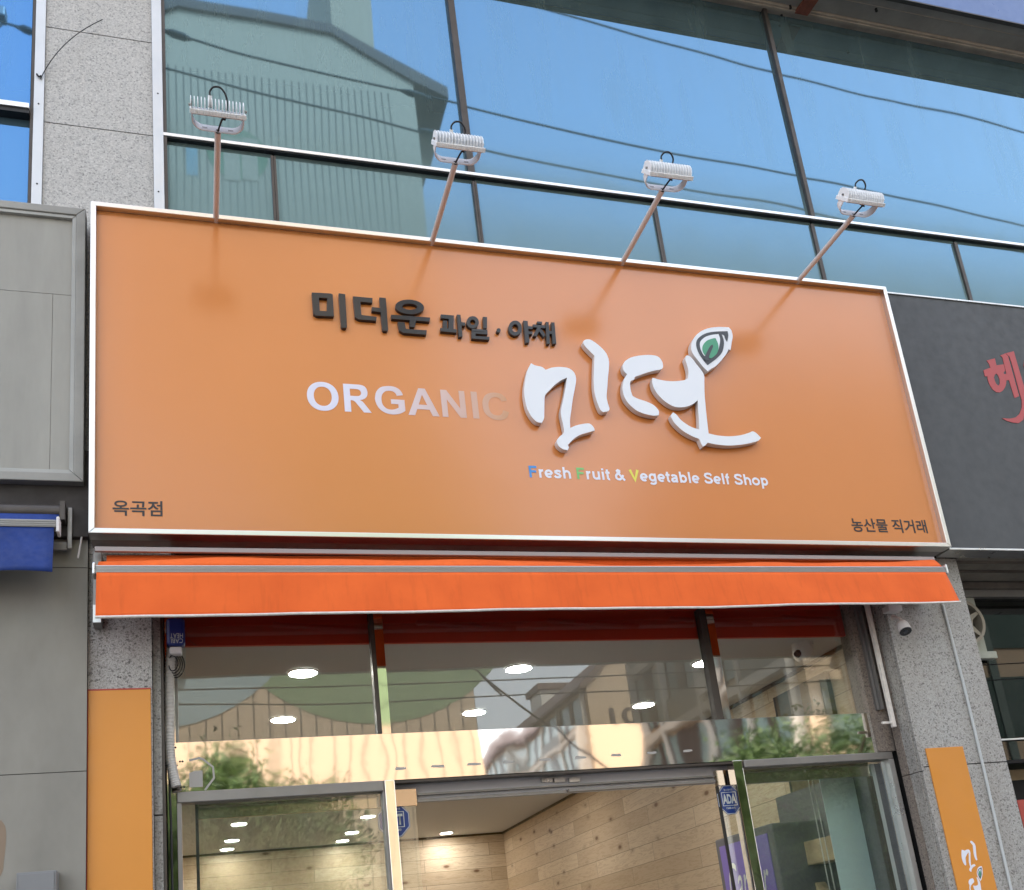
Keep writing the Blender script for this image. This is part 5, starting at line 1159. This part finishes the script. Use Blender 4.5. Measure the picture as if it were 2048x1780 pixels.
# trees along the pavement
def tree(x, y, h, r, label, n=3600, seed=1):
    rg = np.random.default_rng(seed)
    t = thing('street_tree', label, 'tree', (x, y, 0), 'street trees along the far pavement')
    b = B().tube([(x, y, -.1), (x + .05, y, h * .3), (x - .03, y + .05, h * .55), (x, y, h * .8)], [.13, .11, .08, .03], 10)
    for k in range(7):
        a = k * 2.4; z0 = h * (.38 + .05 * k)
        b.tube([(x, y, z0), (x + math.cos(a) * r * .4, y + math.sin(a) * r * .4, z0 + r * .35), (x + math.cos(a) * r * .8, y + math.sin(a) * r * .8, z0 + r * .55)], [.05, .035, .012], 7)
    b.build('trunk', 'bark', t)
    cl = []; nc = 26
    for k in range(nc):
        d = rg.normal(size=3); d /= np.linalg.norm(d); cl.append(np.array([x, y, h - r * .85]) + d * np.array([r, r, r * .85]) * rg.uniform(.35, .95))
    vs = np.zeros((n * 4, 3)); 
    for i in range(n):
        c = cl[rg.integers(nc)] + rg.normal(size=3) * r * .2
        u = rg.normal(size=3); u /= np.linalg.norm(u); v = np.cross(u, rg.normal(size=3)); v /= np.linalg.norm(v)
        s = rg.uniform(.016, .034); l = s * 1.9
        vs[4 * i:4 * i + 4] = [c - u * l, c + v * s * .7, c + u * l, c - v * s * .7]
    B().add(vs.tolist(), [(4 * i, 4 * i + 1, 4 * i + 2, 4 * i + 3) for i in range(n)]).build('crown', 'leaf', t)
def tree_at(px, py, Y, r, label, n, seed):
    x, z = PR(px, py, yD, Y); tree(x, Y, z, r, label, n, seed)
tree_at(450, 1525, -8.6, 1.0, 'small leafy street tree opposite the left window', 15000, 3)
tree_at(600, 1570, -9.4, .9, 'low leafy street tree opposite the left door post', 12000, 5)
tree_at(1650, 1428, -7.5, 1.75, 'broad dense street tree opposite the right door leaf', 34000, 8)
tree_at(1500, 1490, -9.0, 1.0, 'thinner street tree beside the broad dense one', 15000, 11)
tree_at(350, 1600, -7.6, .9, 'street tree opposite the left granite pillar', 11000, 13)
# power lines over the road
def wire(pts, yg, Y, name, label, r=.014, joints=()):
    raw = [np.array([PR(*q, yg, Y)[0], Y, PR(*q, yg, Y)[1]]) for q in pts]
    d0, d1 = raw[0] - raw[1], raw[-1] - raw[-2]
    raw = [raw[0] + d0 / np.linalg.norm(d0) * 6] + raw + [raw[-1] + d1 / np.linalg.norm(d1) * 6]
    fine = []
    for i in range(len(raw) - 1):
        p0, p1, p2, p3 = raw[max(i - 1, 0)], raw[i], raw[i + 1], raw[min(i + 2, len(raw) - 1)]
        for k in range(6):
            t_ = k / 6; fine.append(tuple(.5 * (2 * p1 + (p2 - p0) * t_ + (2 * p0 - 5 * p1 + 4 * p2 - p3) * t_ ** 2 + (3 * p1 - p0 - 3 * p2 + p3) * t_ ** 3)))
    fine.append(tuple(raw[-1]))
    t = thing(name, label, 'cable', tuple(raw[1]), 'power lines above the street')
    B().tube(fine, r, 8).build('cable', 'wire', t)
    for q in joints:
        a = PR(q[0], q[1], yg, Y); c = PR(q[2], q[3], yg, Y); m_ = ((a[0] + c[0]) / 2, Y, (a[1] + c[1]) / 2)
        B().tube([(a[0], Y, a[1]), tuple(.7 * np.array((a[0], Y, a[1])) + .3 * np.array((c[0], Y, c[1]))), tuple(.3 * np.array((a[0], Y, a[1])) + .7 * np.array((c[0], Y, c[1]))), (c[0], Y, c[1])], [r, .045, .045, r], 10).build('splice', 'wire', t)
WY = -6.0
wire([(1040, 0), (1200, 40), (1400, 96), (1550, 138), (1800, 195), (2048, 257)], yG, WY, 'power_line', 'highest power line mirrored in the blue glazing near the soffit')
wire([(-30, 32), (20, 46), (64, 62), (200, 66), (325, 60), (500, 108), (700, 157), (945, 214), (1150, 262), (1348, 305), (1600, 350), (1850, 402), (2048, 445)], yG, WY, 'power_line', 'middle power line mirrored across the whole blue glazing', joints=[(34, 50, 68, 63), (328, 58, 385, 75), (800, 180, 865, 200)])
wire([(325, 130), (500, 178), (700, 230), (945, 290), (1150, 332), (1348, 372), (1550, 402), (1720, 440)], yG, WY, 'power_line', 'lowest power line mirrored just above the silver transom bar', joints=[(835, 260, 890, 275)])
wire([(350, 1376), (700, 1368), (1000, 1357), (1400, 1340), (1700, 1325)], yD, -5.2, 'power_line', 'upper thin cable mirrored in the transom glass', .007)
wire([(350, 1405), (700, 1404), (1000, 1388), (1400, 1372), (1700, 1357)], yD, -5.2, 'power_line', 'lower thin cable mirrored in the transom glass', .007)
wire([(940, 1320), (970, 1350), (1040, 1405), (1105, 1452), (1160, 1492)], yD, -5.6, 'power_line', 'slanting cable mirrored against the pale sky in the transom glass', .012)
# splice box on the line, mirrored at the far left
lx, lz_ = PR(2, 30, yG, WY); sb_ = thing('splice_box', 'grey cable splice box hanging on the power line mirrored in the far left pane', 'box', (lx, WY, lz_))
B().box(lx - .35, lx + .04, WY - .08, WY + .08, lz_ - .05, lz_ + .10).build('case', 'alu_grey', sb_, bevel=.02)
B().tube([(lx - .1, WY, lz_ - .045), (lx - .02, WY, lz_ - .13)], .03, 8).build('hanger', 'alu_grey', sb_)
